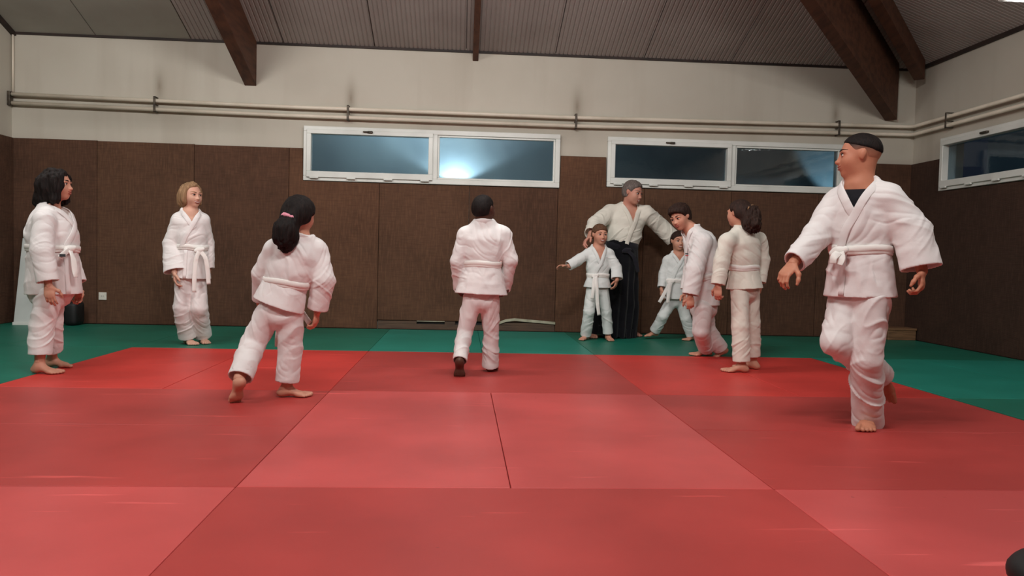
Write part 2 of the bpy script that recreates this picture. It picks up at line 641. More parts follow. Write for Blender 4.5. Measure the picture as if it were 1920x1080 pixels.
wall_mat_r([(8.884, 0), (8.884, 2.06), (W3[1] + 0.012, 2.06), (W3[1] + 0.012, 1.69), (8.0, 1.69), (8.0, 0)])
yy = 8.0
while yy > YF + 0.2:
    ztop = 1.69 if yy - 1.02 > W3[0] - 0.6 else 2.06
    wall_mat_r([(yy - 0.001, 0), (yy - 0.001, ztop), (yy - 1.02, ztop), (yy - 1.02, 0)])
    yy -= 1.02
yy = 8.884
while yy > YF + 0.2:
    bm = bmesh.new()
    prism(bm, [(yy - 0.001, 0), (yy - 0.001, 2.03), (yy - 1.02, 2.03), (yy - 1.02, 0)], 0, XL + 0.002, XL + MATT, 0.007)
    bm_obj('wall_mat', bm, M_BROWN[1], wall_left)
    yy -= 1.02

# skirting below the two short mats: plank with dark openings
bm = bmesh.new()
add_box(bm, (-0.94, YB - 0.05, 0.0), (1.085, YB - 0.005, 0.06), 0.003)
add_box(bm, (-0.94, YB - 0.048, 0.06), (-0.50, YB - 0.005, 0.094), 0.003)
add_box(bm, (-0.18, YB - 0.046, 0.06), (-0.06, YB - 0.005, 0.094), 0.003)
add_box(bm, (0.30, YB - 0.048, 0.06), (1.085, YB - 0.005, 0.094), 0.003)
base = bm_obj('baseboard_back', bm, M_SKIRT)
base['kind'] = 'structure'
bm = bmesh.new()
add_box(bm, (-0.94, YB - 0.004, 0.0), (1.085, YB - 0.0005, 0.1))
bm_obj('recess', bm, M_DARK, base)
box_obj('liner', (-0.50, YB - 0.04, 0.088), (-0.18, YB - 0.008, 0.098), M_FOIL, base, 0.003)

# ------------------------------------------------------------------ windows
def window(name, x0, x1, z0, z1, xm, wallo, glass_l, glass_r, plane, flip=False, sash_first=True):
    """two-light PVC window: fixed light and a bottom-hung sash with hinges and a latch"""
    def B(bm, lo, hi, bev=0.004):
        if plane == 'Y':
            add_box(bm, lo, hi, bev, 1)
        else:   # given as (along, depth, z) -> right wall
            a0, d0, zz0 = lo
            a1, d1, zz1 = hi
            X_0, X_1 = XR + (d0 - YB), XR + (d1 - YB)
            add_box(bm, (min(X_0, X_1), min(a0, a1), zz0), (max(X_0, X_1), max(a0, a1), zz1), bev, 1)
    f, b = YB - 0.06, YB + 0.10
    fw = 0.055
    bm = bmesh.new()
    B(bm, (x0, f, z0), (x1, b, z0 + fw))
    B(bm, (x0, f, z1 - fw), (x1, b, z1))
    B(bm, (x0, f, z0 + fw), (x0 + fw, b, z1 - fw))
    B(bm, (x1 - fw, f, z0 + fw), (x1, b, z1 - fw))
    B(bm, (xm - 0.035, f, z0 + fw), (xm + 0.035, b, z1 - fw))
    w = bm_obj(name, bm, M_PVC)
    w['kind'] = 'structure'
    lights = [(x0 + fw, xm - 0.035), (xm + 0.035, x1 - fw)]
    si = 0 if sash_first else 1
    for i, (a, c) in enumerate(lights):
        zz0, zz1 = z0 + fw, z1 - fw
        if i == si:
            bm = bmesh.new()
            s = 0.05
            ff = YB - 0.082
            o_ = 0.018
            B(bm, (a - o_, ff, zz0 - o_), (c + o_, YB + .02, zz0 + s))
            B(bm, (a - o_, ff, zz1 - s + o_), (c + o_, YB + .02, zz1 + o_))
            B(bm, (a - o_, ff, zz0 + s), (a + s - o_, YB + .02, zz1 - s + o_))
            B(bm, (c - s + o_, ff, zz0 + s), (c + o_, YB + .02, zz1 - s + o_))
            bm_obj('sash', bm, M_PVC, w)
            for k in range(4):
                t = (k + 0.5) / 4
                hx = a + (c - a) * (0.05 + 0.9 * k / 3)
                bm = bmesh.new()
                B(bm, (hx - 0.05, ff - 0.012, zz0 - o_ - 0.016), (hx + 0.05, ff + 0.01, zz0 - o_ + 0.006), 0.005)
                bm_obj('hinge', bm, M_PVC, w)
            bm = bmesh.new()
            hm = (a + c) / 2
            B(bm, (hm - 0.03, ff - 0.025, zz1 - 0.012), (hm + 0.03, ff + 0.005, zz1 + 0.012), 0.006)
            B(bm, (hm - 0.08, ff - 0.03, zz1 - 0.006), (hm - 0.01, ff - 0.012, zz1 + 0.008), 0.005)
            bm_obj('latch', bm, M_CLAMP, w)
            pa, pc, pz0, pz1 = a + s - o_ - 0.004, c - s + o_ + 0.004, zz0 + s - 0.004, zz1 - s + o_ + 0.004
        else:
            bm = bmesh.new()
            s = 0.022
            B(bm, (a, YB - 0.045, zz0), (c, YB + .02, zz0 + s))
            B(bm, (a, YB - 0.045, zz1 - s), (c, YB + .02, zz1))
            B(bm, (a, YB - 0.045, zz0 + s), (a + s, YB + .02, zz1 - s))
            B(bm, (c - s, YB - 0.045, zz0 + s), (c, YB + .02, zz1 - s))
            bm_obj('glazing_bead', bm, M_PVC, w)
            pa, pc, pz0, pz1 = a + s - 0.004, c - s + 0.004, zz0 + s - 0.004, zz1 - s + 0.004
        bm = bmesh.new()
        B(bm, (pa, YB - 0.012, pz0), (pc, YB - 0.006, pz1), 0)
        bm_obj('pane', bm, glass_l if i == 0 else glass_r, w)
    return w


window('window_1', *W1, xm=-0.335, wallo=wall_back, glass_l=M_FROST, glass_r=M_FROST, plane='Y')
window('window_2', *W2, xm=3.12, wallo=wall_back, glass_l=M_GLASS, glass_r=M_GLASS, plane='Y')
window('window_3', W3[1], W3[0], W3[2], W3[3], xm=W3[1] - 1.5, wallo=wall_right, glass_l=M_GLASS, glass_r=M_GLASS, plane='X') if False else None


def window_right():
    a0, a1, z0, z1 = W3
    fw = 0.055
    xf, xb = XR - 0.06, XR + 0.1
    bm = bmesh.new()
    ym = (a0 + a1) / 2
    add_box(bm, (xf, a0, z0), (xb, a1, z0 + fw), 0.004, 1)
    add_box(bm, (xf, a0, z1 - fw), (xb, a1, z1), 0.004, 1)
    add_box(bm, (xf, a0, z0 + fw), (xb, a0 + fw, z1 - fw), 0.004, 1)
    add_box(bm, (xf, a1 - fw, z0 + fw), (xb, a1, z1 - fw), 0.004, 1)
    add_box(bm, (xf, ym - 0.035, z0 + fw), (xb, ym + 0.035, z1 - fw), 0.004, 1)
    w = bm_obj('window_3', bm, M_PVC)
    w['kind'] = 'structure'
    for i, (a, c) in enumerate(((ym + 0.035, a1 - fw), (a0 + fw, ym - 0.035))):
        s = 0.05
        xs0 = XR - 0.082
        bm = bmesh.new()
        zz0, zz1 = z0 + fw, z1 - fw
        o_ = 0.018
        add_box(bm, (xs0, a - o_, zz0 - o_), (XR + .02, c + o_, zz0 + s), 0.004, 1)
        add_box(bm, (xs0, a - o_, zz1 - s + o_), (XR + .02, c + o_, zz1 + o_), 0.004, 1)
        add_box(bm, (xs0, a - o_, zz0 + s), (XR + .02, a + s - o_, zz1 - s + o_), 0.004, 1)
        add_box(bm, (xs0, c - s + o_, zz0 + s), (XR + .02, c + o_, zz1 - s + o_), 0.004, 1)
        bm_obj('sash', bm, M_PVC, w)
        for k in range(4):
            hy = c - (c - a) * (0.05 + 0.9 * k / 3)
            box_obj('hinge', (xs0 - 0.012, hy - 0.05, zz0 - o_ - 0.016), (xs0 + 0.01, hy + 0.05, zz0 - o_ + 0.006), M_PVC, w, 0.005)
        hm = (a + c) / 2
        bm = bmesh.new()
        add_box(bm, (xs0 - 0.03, hm - 0.08, zz1 - 0.01), (xs0 + 0.005, hm + 0.03, zz1 + 0.012), 0.006)
        bm_obj('latch', bm, M_CLAMP, w)
        box_obj('pane', (XR - 0.012, a + s - o_ - .004, zz0 + s - .004), (XR - 0.006, c - s + o_ + .004, zz1 - s + o_ + .004), M_GLASS, w)
    return w


window_right()

# outside: a rendered wall across a narrow passage, with two uplights; it is night
o = box_obj('wall_outside', (-4.5, 10.0, -0.1), (6.5, 10.2, 4.5), M_OUT)
o['kind'] = 'structure'
o = box_obj('wall_outside_right', (7.0, 4.0, -0.1), (7.2, 10.0, 4.5), M_OUT)
o['kind'] = 'structure'


def spot(name, loc, tgt, power, ang, blend, col):
    l = bpy.data.lights.new(name, 'SPOT')
    l.energy = power
    l.spot_size = math.radians(ang)
    l.spot_blend = blend
    l.color = col
    l.shadow_soft_size = 0.03
    o = bpy.data.objects.new(name, l)
    o.location = loc
    o.rotation_euler = (Vector(tgt) - Vector(loc)).to_track_quat('-Z', 'Y').to_euler()
    COL.objects.link(o)


spot('uplight', (-0.10, 9.82, 1.74), (-0.10, 9.94, 2.7), 25, 132, 0.28, (0.82, 0.96, 1.0))
spot('uplight_far', (4.95, 9.45, 1.5), (4.85, 10.0, 2.3), 20, 56, 0.5, (0.62, 0.9, 1.0))
pl = bpy.data.lights.new('passage_fill', 'POINT')  # added fill light without a fitting, tints the panes bluish grey
pl.energy = 55
pl.color = (0.78, 0.94, 1.0)
pl.shadow_soft_size = 0.1
plo = bpy.data.objects.new('passage_fill', pl)
plo.location = (-0.5, 9.4, 3.2)
COL.objects.link(plo)
for nm, x in (('outdoor_uplight', -0.08),):
    t = empty(nm, (x, 9.82, 1.6))
    bm = bmesh.new()
    bmesh.ops.create_cone(bm, cap_ends=True, segments=16, radius1=0.05, radius2=0.06, depth=0.1, matrix=Matrix.Translation((x, 9.82, 1.66)))
    bm_obj('lamp_housing', bm, M_DARK, t)
    box_obj('wall_bracket', (x - 0.02, 9.82, 1.60), (x + 0.02, 9.998, 1.64), M_DARK, t)
    tag(t, 'small dark uplight on the outside wall behind the frosted window', 'outdoor lamp')

# ------------------------------------------------------------------ heating pipes
def pipe_points(z, off):
    return [(XL + 0.035, YB - off, z + 0.0), (-2, YB - off, z - 0.03), (1.2, YB - off, z - 0.035), (4.6, YB - off, z - 0.005), (XR - off - 0.05, YB - off, z), (XR - off, YB - off - 0.05, z), (XR - off, 4, z), (XR - off, YF + 0.03, z)]


pipes = []
for nm, z, lab in (('heating_pipe', 2.50, 'upper cream painted heating pipe running along the plaster wall'),
                   ('heating_pipe', 2.405, 'lower cream painted heating pipe running just above the windows')):
    bm = bmesh.new()
    tube(bm, pipe_points(z, 0.06), 0.022, 14)
    p = bm_obj(nm, bm, M_PIPE, None, True)
    tag(p, lab, 'pipe', 'heating pipes on the plaster wall')
    pipes.append(p)
for x, z in ((-3.42, 2.485), (-1.31, 2.465), (1.27, 2.462), (4.37, 2.495)):
    bm = bmesh.new()
    add_box(bm, (x - 0.012, YB - 0.09, z - 0.125), (x + 0.012, YB - 0.082, z + 0.045), 0.002, 1)
    add_box(bm, (x - 0.012, YB - 0.09, z + 0.037), (x + 0.012, YB - 0.001, z + 0.045), 0.002, 1)
    add_box(bm, (x - 0.012, YB - 0.09, z - 0.125), (x + 0.012, YB - 0.001, z - 0.117), 0.002, 1)
    add_box(bm, (x - 0.012, YB - 0.09, z - 0.045), (x + 0.012, YB - 0.001, z - 0.037), 0.002, 1)
    bm_obj('pipe_clamp', bm, M_CLAMP, pipes[0])
for yy in (8.2, 5.6):
    bm = bmesh.new()
    z = 2.5
    x = XR
    for (za, zb2) in ((z - 0.125, z - 0.117), (z + 0.037, z + 0.045), (z - 0.052, z - 0.044)):
        add_box(bm, (x - 0.09, yy - 0.012, za), (x - 0.001, yy + 0.012, zb2), 0.002, 1)
    add_box(bm, (x - 0.09, yy - 0.012, z - 0.125), (x - 0.082, yy + 0.012, z + 0.045), 0.002, 1)
    bm_obj('pipe_clamp', bm, M_CLAMP, pipes[0])
box_obj('pipe_elbow', (XL + 0.001, YB - 0.095, 2.375), (XL + 0.03, YB - 0.025, 2.53), M_CLAMP, pipes[0], 0.004)
# thin conduit down the back left corner above the pipes
bm = bmesh.new()
tube(bm, [(XL + 0.03, YB - 0.03, 2.53), (XL + 0.03, YB - 0.03, 3.15)], 0.012, 8)
tag(bm_obj('conduit', bm, M_PIPE, None, True), 'thin upright conduit in the left rear corner above the pipes', 'pipe')

# ------------------------------------------------------------------ luminaires
LAMP_LABELS = ['long white ceiling luminaire above the left of the mat', 'long white ceiling luminaire above the centre of the mat',
               'white luminaire whose end shows in the top right corner', 'white luminaire behind the camera on the left',
               'white luminaire behind the camera in the middle', 'white luminaire behind the camera on the right']
for (x, y, z, p), lab in zip(LAMPS, LAMP_LABELS):
    t = empty('ceiling_lamp', (x, y, z))
    bm = bmesh.new()
    prism(bm, [(y - 0.10, z - 0.055), (y - 0.06, z + 0.03), (y + 0.06, z + 0.03), (y + 0.10, z - 0.055)], 0, x - 0.64, x + 0.64, 0.004)
    bm_obj('housing', bm, M_LAMPWHITE, t)
    for dy in (-0.045, 0.045):
        bm = bmesh.new()
        tube(bm, [(x - 0.6, y + dy, z - 0.058), (x + 0.6, y + dy, z - 0.058)], 0.013, 8)
        bm_obj('tube', bm, M_TUBE, t, True)
    for dx in (-0.5, 0.5):
        zt = cz(x + dx, y)
        bm = bmesh.new()
        tube(bm, [(x + dx, y, z + 0.03), (x + dx, y, zt + 0.01)], 0.006, 6)
        bm_obj('suspension_rod', bm, M_CLAMP, t)
    tag(t, lab, 'lamp', 'ceiling luminaires')

# ------------------------------------------------------------------ small things round the edge
c = at(193, 555, YB - MATT)
t = empty('wall_socket', (c[0], YB - MATT, c[2]))
box_obj('cover_plate', (c[0] - 0.042, YB - MATT - 0.014, c[2] - 0.042), (c[0] + 0.042, YB - MATT + 0.002, c[2] + 0.042), M_SOCKET, t, 0.004)
bm = bmesh.new()
bmesh.ops.create_cone(bm, cap_ends=True, segments=20, radius1=0.024, radius2=0.024, depth=0.002, matrix=Matrix.Translation((c[0], YB - MATT - 0.0145, c[2])) @ Matrix.Rotation(math.pi / 2, 4, 'X'))
bm_obj('socket_rim', bm, M_SOCKET, t)
for dx in (-0.0095, 0.0095):
    bm = bmesh.new()
    bmesh.ops.create_cone(bm, cap_ends=True, segments=10, radius1=0.004, radius2=0.004, depth=0.004, matrix=Matrix.Translation((c[0] + dx, YB - MATT - 0.0145, c[2])) @ Matrix.Rotation(math.pi / 2, 4, 'X'))
    bm_obj('hole', bm, M_DARK, t)
tag(t, 'small white electrical socket low on the brown wall mats', 'socket')

# white board leaning in the left rear corner
a = floor_at(28, 609)
t = empty('white_board', (a[0], a[1], 0))
bm = bmesh.new()
xa, xb2 = XL + 0.06, XL + 0.62
vs = []
for (dy, z) in ((0, 0.0), (0.16, 0.93)):
    pass
prism(bm, [(8.58, 0.0), (8.61, 0.0), (8.79, 0.93), (8.76, 0.93)], 0, -4.775, -4.36, 0.004)
bm_obj('panel', bm, M_BOARD, t)
bm = bmesh.new()
prism(bm, [(8.57, 0.0), (8.615, 0.0), (8.617, 0.03), (8.572, 0.03)], 0, -4.78, -4.355, 0.003)
bm_obj('edge_strip', bm, M_PVC, t)
tag(t, 'white board leaning against the wall mats in the left rear corner', 'board')

t = empty('black_bag', tuple(at(135, 606, 8.66)))
bx, by = at(137, 600, 8.62)[0], 8.66
bm = bmesh.new()
add_box(bm, (bx - 0.09, by - 0.10, 0.0), (bx + 0.06, by + 0.12, 0.26), 0.05, 4)
bm_obj('bag_body', bm, M_DARK, t, True)
bm = bmesh.new()
tube(bm, [(bx - 0.05 + 0.08 * i / 8, by, 0.25 + 0.11 * math.sin(math.pi * i / 8)) for i in range(9)], 0.009, 8)
bm_obj('handle', bm, M_DARK, t, True)
tag(t, 'small black bag on the green mat behind the black-haired girl on the left', 'bag')

bxp = at(47, 470, 8.72)
t = empty('black_speaker', tuple(at(47, 470, 8.72)))
p0, p1 = at(41, 470, 8.72), at(60, 446, 8.72)
box_obj('speaker_body', (p0[0], 8.74, 0.934), (p1[0], 8.87, max(p1[2], 1.06)), M_DARK, t, 0.012)
box_obj('grille', (p0[0] + 0.015, 8.732, 0.95), (p1[0] - 0.015, 8.745, max(p1[2], 1.06) - 0.015), M_CLAMP, t, 0.004)
tag(t, 'small black box standing on top of the white leaning board', 'box')

t = empty('wooden_step', (5.12, 8.70, 0))
bm = bmesh.new()
add_box(bm, (4.93, 8.60, 0.0), (5.265, 8.80, 0.115), 0.006)
bm_obj('step_body', bm, M_WOOD, t)
box_obj('step_top', (4.92, 8.59, 0.115), (5.27, 8.81, 0.14), M_WOOD, t, 0.005)
tag(t, 'low brown wooden step on the green mat in the right rear corner', 'step')

# pale strip of torn lining hanging loose at the skirting
t = empty('loose_strip', (0.7, YB - 0.06, 0.1))
bm = bmesh.new()
pts = [(935, 606), (948, 601), (965, 599), (985, 601), (1010, 603), (1041, 606)]
prev = None
for (x, y) in pts:
    p = at(x, y, YB - 0.065)
    vs = [bm.verts.new((p[0], p[1] + dy, p[2] + dz)) for dy, dz in ((0, -0.016), (0, 0.010), (0.014, 0.014), (0.014, -0.016))]
    if prev:
        for i in range(4):
            bm.faces.new([prev[i], prev[(i + 1) % 4], vs[(i + 1) % 4], vs[i]])
    else:
        bm.faces.new(vs)
    prev = vs
bm.faces.new(prev[::-1])
bm_obj('strip_body', bm, M_FOIL, t)
tag(t, 'pale strip of lining sticking out at the foot of the wall mats', 'strip')

# dark rounded thing at the near right edge
p = floor_at(1958, 1098, 0.06)
t = empty('sports_bag', (p[0] + 0.12, p[1], 0))
bm = bmesh.new()
bmesh.ops.create_uvsphere(bm, u_segments=28, v_segments=16, radius=1)
for v in bm.verts:
    x, y, z = v.co
    sx = abs(x) ** 0.8 * (1 if x > 0 else -1)
    v.co = Vector((p[0] + 0.17 + 0.20 * sx, p[1] + 0.06 + 0.14 * y, max(0.0, 0.055 + 0.075 * z)))
bm_obj('bag_body', bm, M_DARK, t, True)
bm = bmesh.new()
tube(bm, [(p[0] + 0.05 + 0.24 * i / 10, p[1] + 0.06, 0.115 + 0.05 * math.sin(math.pi * i / 10)) for i in range(11)], 0.008, 8)
bm_obj('handle', bm, M_DARK, t, True)
tag(t, 'black rounded bag at the bottom right corner of the frame', 'bag')

# ================================================================== people: signed-distance modelling, meshed with surface nets
F32 = np.float32


class Grid:
    def __init__(s, lo, hi, h):
        s.o = np.array(lo, float) - 2 * h
        s.h = h
        s.n = np.maximum(4, np.ceil((np.array(hi, float) + 2 * h - s.o) / h).astype(int) + 1)
        s.A = np.full(tuple(s.n), 1.0, F32)

    def sub(s, lo, hi, pad):
        i0 = np.clip(np.floor((np.array(lo) - pad - s.o) / s.h).astype(int), 0, s.n)
        i1 = np.clip(np.ceil((np.array(hi) + pad - s.o) / s.h).astype(int) + 1, 0, s.n)
        if (i1 <= i0).any():
            return None, None
        ax = [(s.o[k] + s.h * np.arange(i0[k], i1[k])).astype(F32) for k in range(3)]
        X = np.stack(np.meshgrid(*ax, indexing='ij'), -1)
        return tuple(slice(a, b) for a, b in zip(i0, i1)), X

    def add(s, prim, k=0.0):
        fn, lo, hi = prim
        sl, X = s.sub(lo, hi, k + 3 * s.h)
        if sl is None:
            return
        d = fn(X)
        a = s.A[sl]
        if k > 0:
            hh = np.maximum(k - np.abs(a - d), 0) / k
            s.A[sl] = np.minimum(a, d) - hh * hh * k * 0.25
        else:
            s.A[sl] = np.minimum(a, d)

    def cut(s, prim, k=0.0):
        fn, lo, hi = prim
        sl, X = s.sub(lo, hi, k + 3 * s.h)
        if sl is None:
            return
        d = -fn(X)
        a = s.A[sl]
        if k > 0:
            hh = np.maximum(k - np.abs(a - d), 0) / k
            s.A[sl] = np.maximum(a, d) + hh * hh * k * 0.25
        else:
            s.A[sl] = np.maximum(a, d)

    def mesh(s):
        A, h = s.A, s.h
        S = A < 0
        nx, ny, nz = A.shape
        offs = [(i, j, k) for i in (0, 1) for j in (0, 1) for k in (0, 1)]
        c = np.zeros((nx - 1, ny - 1, nz - 1), np.uint8)
        for (i, j, k) in offs:
            c += S[i:nx - 1 + i, j:ny - 1 + j, k:nz - 1 + k]
        act = (c > 0) & (c < 8)
        idx = np.argwhere(act)
        mp = np.full(c.shape, -1, np.int32)
        mp[act] = np.arange(len(idx), dtype=np.int32)
        V = np.stack([A[idx[:, 0] + i, idx[:, 1] + j, idx[:, 2] + k] for (i, j, k) in offs], 1)
        O = np.array(offs, F32)
        acc = np.zeros((len(idx), 3), F32)
        cnt = np.zeros((len(idx), 1), F32)
        for a in range(8):
            for b in range(a + 1, 8):
                if np.abs(O[a] - O[b]).sum() == 1:
                    va, vb = V[:, a], V[:, b]
                    m = (va < 0) != (vb < 0)
                    t = np.where(m, va / np.where(m, va - vb, 1), 0)[:, None]
                    acc += np.where(m[:, None], O[a] + t * (O[b] - O[a]), 0)
                    cnt += m[:, None]
        P = s.o + (idx + acc / cnt) * h
        quads = []
        for ax in range(3):
            u, v = [(1, 2), (2, 0), (0, 1)][ax]
            sl0 = [slice(1, -1)] * 3
            sl1 = [slice(1, -1)] * 3
            sl0[ax] = slice(0, -1)
            sl1[ax] = slice(1, None)
            s0, s1 = S[tuple(sl0)], S[tuple(sl1)]
            e = np.argwhere(s0 != s1)
            if len(e) == 0:
                continue
            flip = s1[tuple(e.T)]
            base = e.copy()
            base[:, u] += 1
            base[:, v] += 1

            def cell(du, dv):
                q = base.copy()
                q[:, u] += du
                q[:, v] += dv
                return mp[tuple(q.T)]
            q = np.stack([cell(-1, -1), cell(0, -1), cell(0, 0), cell(-1, 0)], 1)
            q[flip] = q[flip][:, ::-1]
            quads.append(q)
        Q = np.concatenate(quads) if quads else np.zeros((0, 4), np.int32)
        Q = Q[(Q >= 0).all(1)]
        return P, Q


def relax(P, Q, it=1, lam=0.5):
    n = len(P)
    a = np.concatenate([Q[:, 0], Q[:, 1], Q[:, 2], Q[:, 3], Q[:, 1], Q[:, 2], Q[:, 3], Q[:, 0]])
    b = np.concatenate([Q[:, 1], Q[:, 2], Q[:, 3], Q[:, 0], Q[:, 0], Q[:, 1], Q[:, 2], Q[:, 3]])
    deg = np.maximum(np.bincount(a, minlength=n), 1)
    for _ in range(it):
        m = np.stack([np.bincount(a, P[b, k], minlength=n) for k in range(3)], 1) / deg[:, None]
        P = P + lam * (m - P)
    return P


def vnormals(P, Q):
    fn = np.cross(P[Q[:, 2]] - P[Q[:, 0]], P[Q[:, 3]] - P[Q[:, 1]])
    N = np.zeros_like(P)
    for k in range(3):
        acc = np.zeros(len(P))
        for c in range(4):
            acc += np.bincount(Q[:, c], fn[:, k], minlength=len(P))
        N[:, k] = acc
    return N / np.maximum(np.linalg.norm(N, axis=1, keepdims=True), 1e-12)


def to_mesh(name, P, Q, parent, mat, smooth=True):
    me = bpy.data.meshes.new(name)
    me.vertices.add(len(P))
    me.vertices.foreach_set('co', np.ascontiguousarray(P, F32).ravel())
    me.loops.add(len(Q) * 4)
    me.loops.foreach_set('vertex_index', np.ascontiguousarray(Q, np.int32).ravel())
    me.polygons.add(len(Q))
    me.polygons.foreach_set('loop_start', np.arange(0, len(Q) * 4, 4, dtype=np.int32))
    me.polygons.foreach_set('use_smooth', np.full(len(Q), smooth))
    me.update(calc_edges=True)
    me.validate()
    return link(name, me, parent, mat)


def join(parts):
    Ps, Qs, n = [], [], 0
    for P, Q in parts:
        Ps.append(P)
        Qs.append(Q + n)
        n += len(P)
    return np.concatenate(Ps), np.concatenate(Qs)


def N3(*v):
    return np.array(v, float)


def basis(fwd, up):
    """rows: wearer's left, forward, up"""
    f = _unit(fwd)
    l = _unit(np.cross(up, f))
    u = np.cross(f, l)
    return np.array([l, f, u])


def ell(c, r, B=np.eye(3)):
    """ellipsoid with radii r along the rows of B"""
    c = np.array(c, float)
    r = np.array(r, float)
    B32 = np.array(B, F32)

    def fn(X):
        q = (X - c.astype(F32)) @ B32.T
        k0 = np.sqrt(((q / r.astype(F32)) ** 2).sum(-1))
        k1 = np.sqrt(((q / (r * r).astype(F32)) ** 2).sum(-1))
        return np.where(k1 < 1e-6, -r.min(), k0 * (k0 - 1) / np.maximum(k1, 1e-6)).astype(F32)
    e = np.sqrt(((np.array(B) * r[:, None]) ** 2).sum(0))
    return fn, c - e, c + e


def cone(a, b, ra, rb, lat=None, cutb=False, cuta=False, cav=None, cap=None):
    """elliptical round cone from a to b; ra, rb = radius or (along lat, across). cav=(depth, wall): hollow opening at b"""
    a, b = np.array(a, float), np.array(b, float)
    ra = (ra, ra) if np.isscalar(ra) else ra
    rb = (rb, rb) if np.isscalar(rb) else rb
    L = np.linalg.norm(b - a)
    u = (b - a) / max(L, 1e-6)
    if lat is None:
        lat = N3(1, 0, 0) if abs(u[0]) < 0.8 else N3(0, 1, 0)
    lat = np.array(lat, float)
    l = _unit(lat - lat.dot(u) * u)
    d_ = np.cross(u, l)
    a32, u32, l32, d32 = [v.astype(F32) for v in (a, u, l, d_)]

    def core(q, shrink, t0):
        qu = q @ u32
        t = np.clip(qu / L, 0, 1)
        w = ra[0] + (rb[0] - ra[0]) * t - shrink
        d = ra[1] + (rb[1] - ra[1]) * t - shrink
        m = cap if cap else np.minimum(w, d)
        ql, qd = q @ l32, q @ d32
        qx = qu - t * L
        k0 = np.sqrt((ql / w) ** 2 + (qd / d) ** 2 + (qx / m) ** 2)
        k1 = np.sqrt((ql / w ** 2) ** 2 + (qd / d ** 2) ** 2 + (qx / m ** 2) ** 2)
        return np.where(k1 < 1e-5, -np.minimum(w, d), k0 * (k0 - 1) / np.maximum(k1, 1e-5)), qu

    def fn(X):
        q = X - a32
        dd, qu = core(q, 0.0, 0)
        if cutb:
            dd = np.maximum(dd, qu - L)
        if cuta:
            dd = np.maximum(dd, -qu)
        if cav:
            di, _ = core(q, cav[1], 0)
            di = np.maximum(di, (L - cav[0]) - qu)
            dd = np.maximum(dd, -di)
        return dd.astype(F32)
    R = max(max(ra), max(rb))
    return fn, np.minimum(a, b) - R, np.maximum(a, b) + R


def vnoise(p, seed=0):
    p = p + seed * 17.31
    i = np.floor(p)
    f = p - i
    u = f * f * (3 - 2 * f)
    i = i.astype(np.int64)

    def hsh(dx, dy, dz):
        n = (i[..., 0] + dx) * 73856093 ^ (i[..., 1] + dy) * 19349663 ^ (i[..., 2] + dz) * 83492791
        n = (n ^ (n >> 13)) * 1274126177
        n = n ^ (n >> 16)
        return (n & 0xffff) / 32767.5 - 1.0
    x, y, z = u[..., 0], u[..., 1], u[..., 2]
    c00 = hsh(0, 0, 0) * (1 - x) + hsh(1, 0, 0) * x
    c10 = hsh(0, 1, 0) * (1 - x) + hsh(1, 1, 0) * x
    c01 = hsh(0, 0, 1) * (1 - x) + hsh(1, 0, 1) * x
    c11 = hsh(0, 1, 1) * (1 - x) + hsh(1, 1, 1) * x
    return (c00 * (1 - y) + c10 * y) * (1 - z) + (c01 * (1 - y) + c11 * y) * z


def wrinkle(P, Nn, segs, seed, edges=()):
    """folds: each segment (a, b, lat, amp, folds across its length, folds round it, skew) rules the skin nearest to it"""
    tot = np.zeros(len(P))
    wsum = np.zeros(len(P)) + 1e-9
    for si, (a, b, lat, amp, fa, fl, skew) in enumerate(segs):
        a, b = np.array(a), np.array(b)
        L = np.linalg.norm(b - a)
        u = (b - a) / L
        l = _unit(np.array(lat) - np.dot(lat, u) * u)
        d = np.cross(u, l)
        q = P - a
        s = q @ u
        t = np.clip(s, 0, L)
        dist = np.linalg.norm(q - t[:, None] * u, axis=1)
        ql, qd = q @ l, q @ d
        w = np.exp(-(dist / 0.06) ** 2) + 1e-7
        ph = np.stack([s * fa + skew * (ql + 0.6 * qd) * fa, ql * fl, qd * fl], 1)
        warp = vnoise(P * 5.0, seed + 3 + si)
        ph[:, 0] += 0.8 * warp
        n1 = vnoise(ph, seed + si)
        n2 = vnoise(ph * 2.1 + 5.2, seed + 11 + si)
        rid = (1 - np.abs(n1)) ** 4 - 0.2
        rid2 = (1 - np.abs(n2)) ** 3 - 0.25
        tot += w * amp * (1.35 * rid - 0.8 * rid2 + 0.35 * warp)
        wsum += w
    fade = np.ones(len(P))
    for (e, d) in edges:
        s = np.abs((P - e) @ d)
        near = np.linalg.norm(P - e, axis=1) < .22
        fade = np.where(near, np.minimum(fade, np.clip((s - .02) / .06, .06, 1)), fade)
    return P + Nn * (tot / wsum * fade)[:, None]


def catmull(pts, n):
    pts = [np.array(p, float) for p in pts]
    pts = [2 * pts[0] - pts[1]] + pts + [2 * pts[-1] - pts[-2]]
    out = []
    for i in range(1, len(pts) - 2):
        p0, p1, p2, p3 = pts[i - 1:i + 3]
        for k in range(n):
            t = k / n
            out.append(0.5 * ((2 * p1) + (-p0 + p2) * t + (2 * p0 - 5 * p1 + 4 * p2 - p3) * t * t + (-p0 + 3 * p1 - 3 * p2 + p3) * t ** 3))
    out.append(pts[-2])
    return np.array(out)


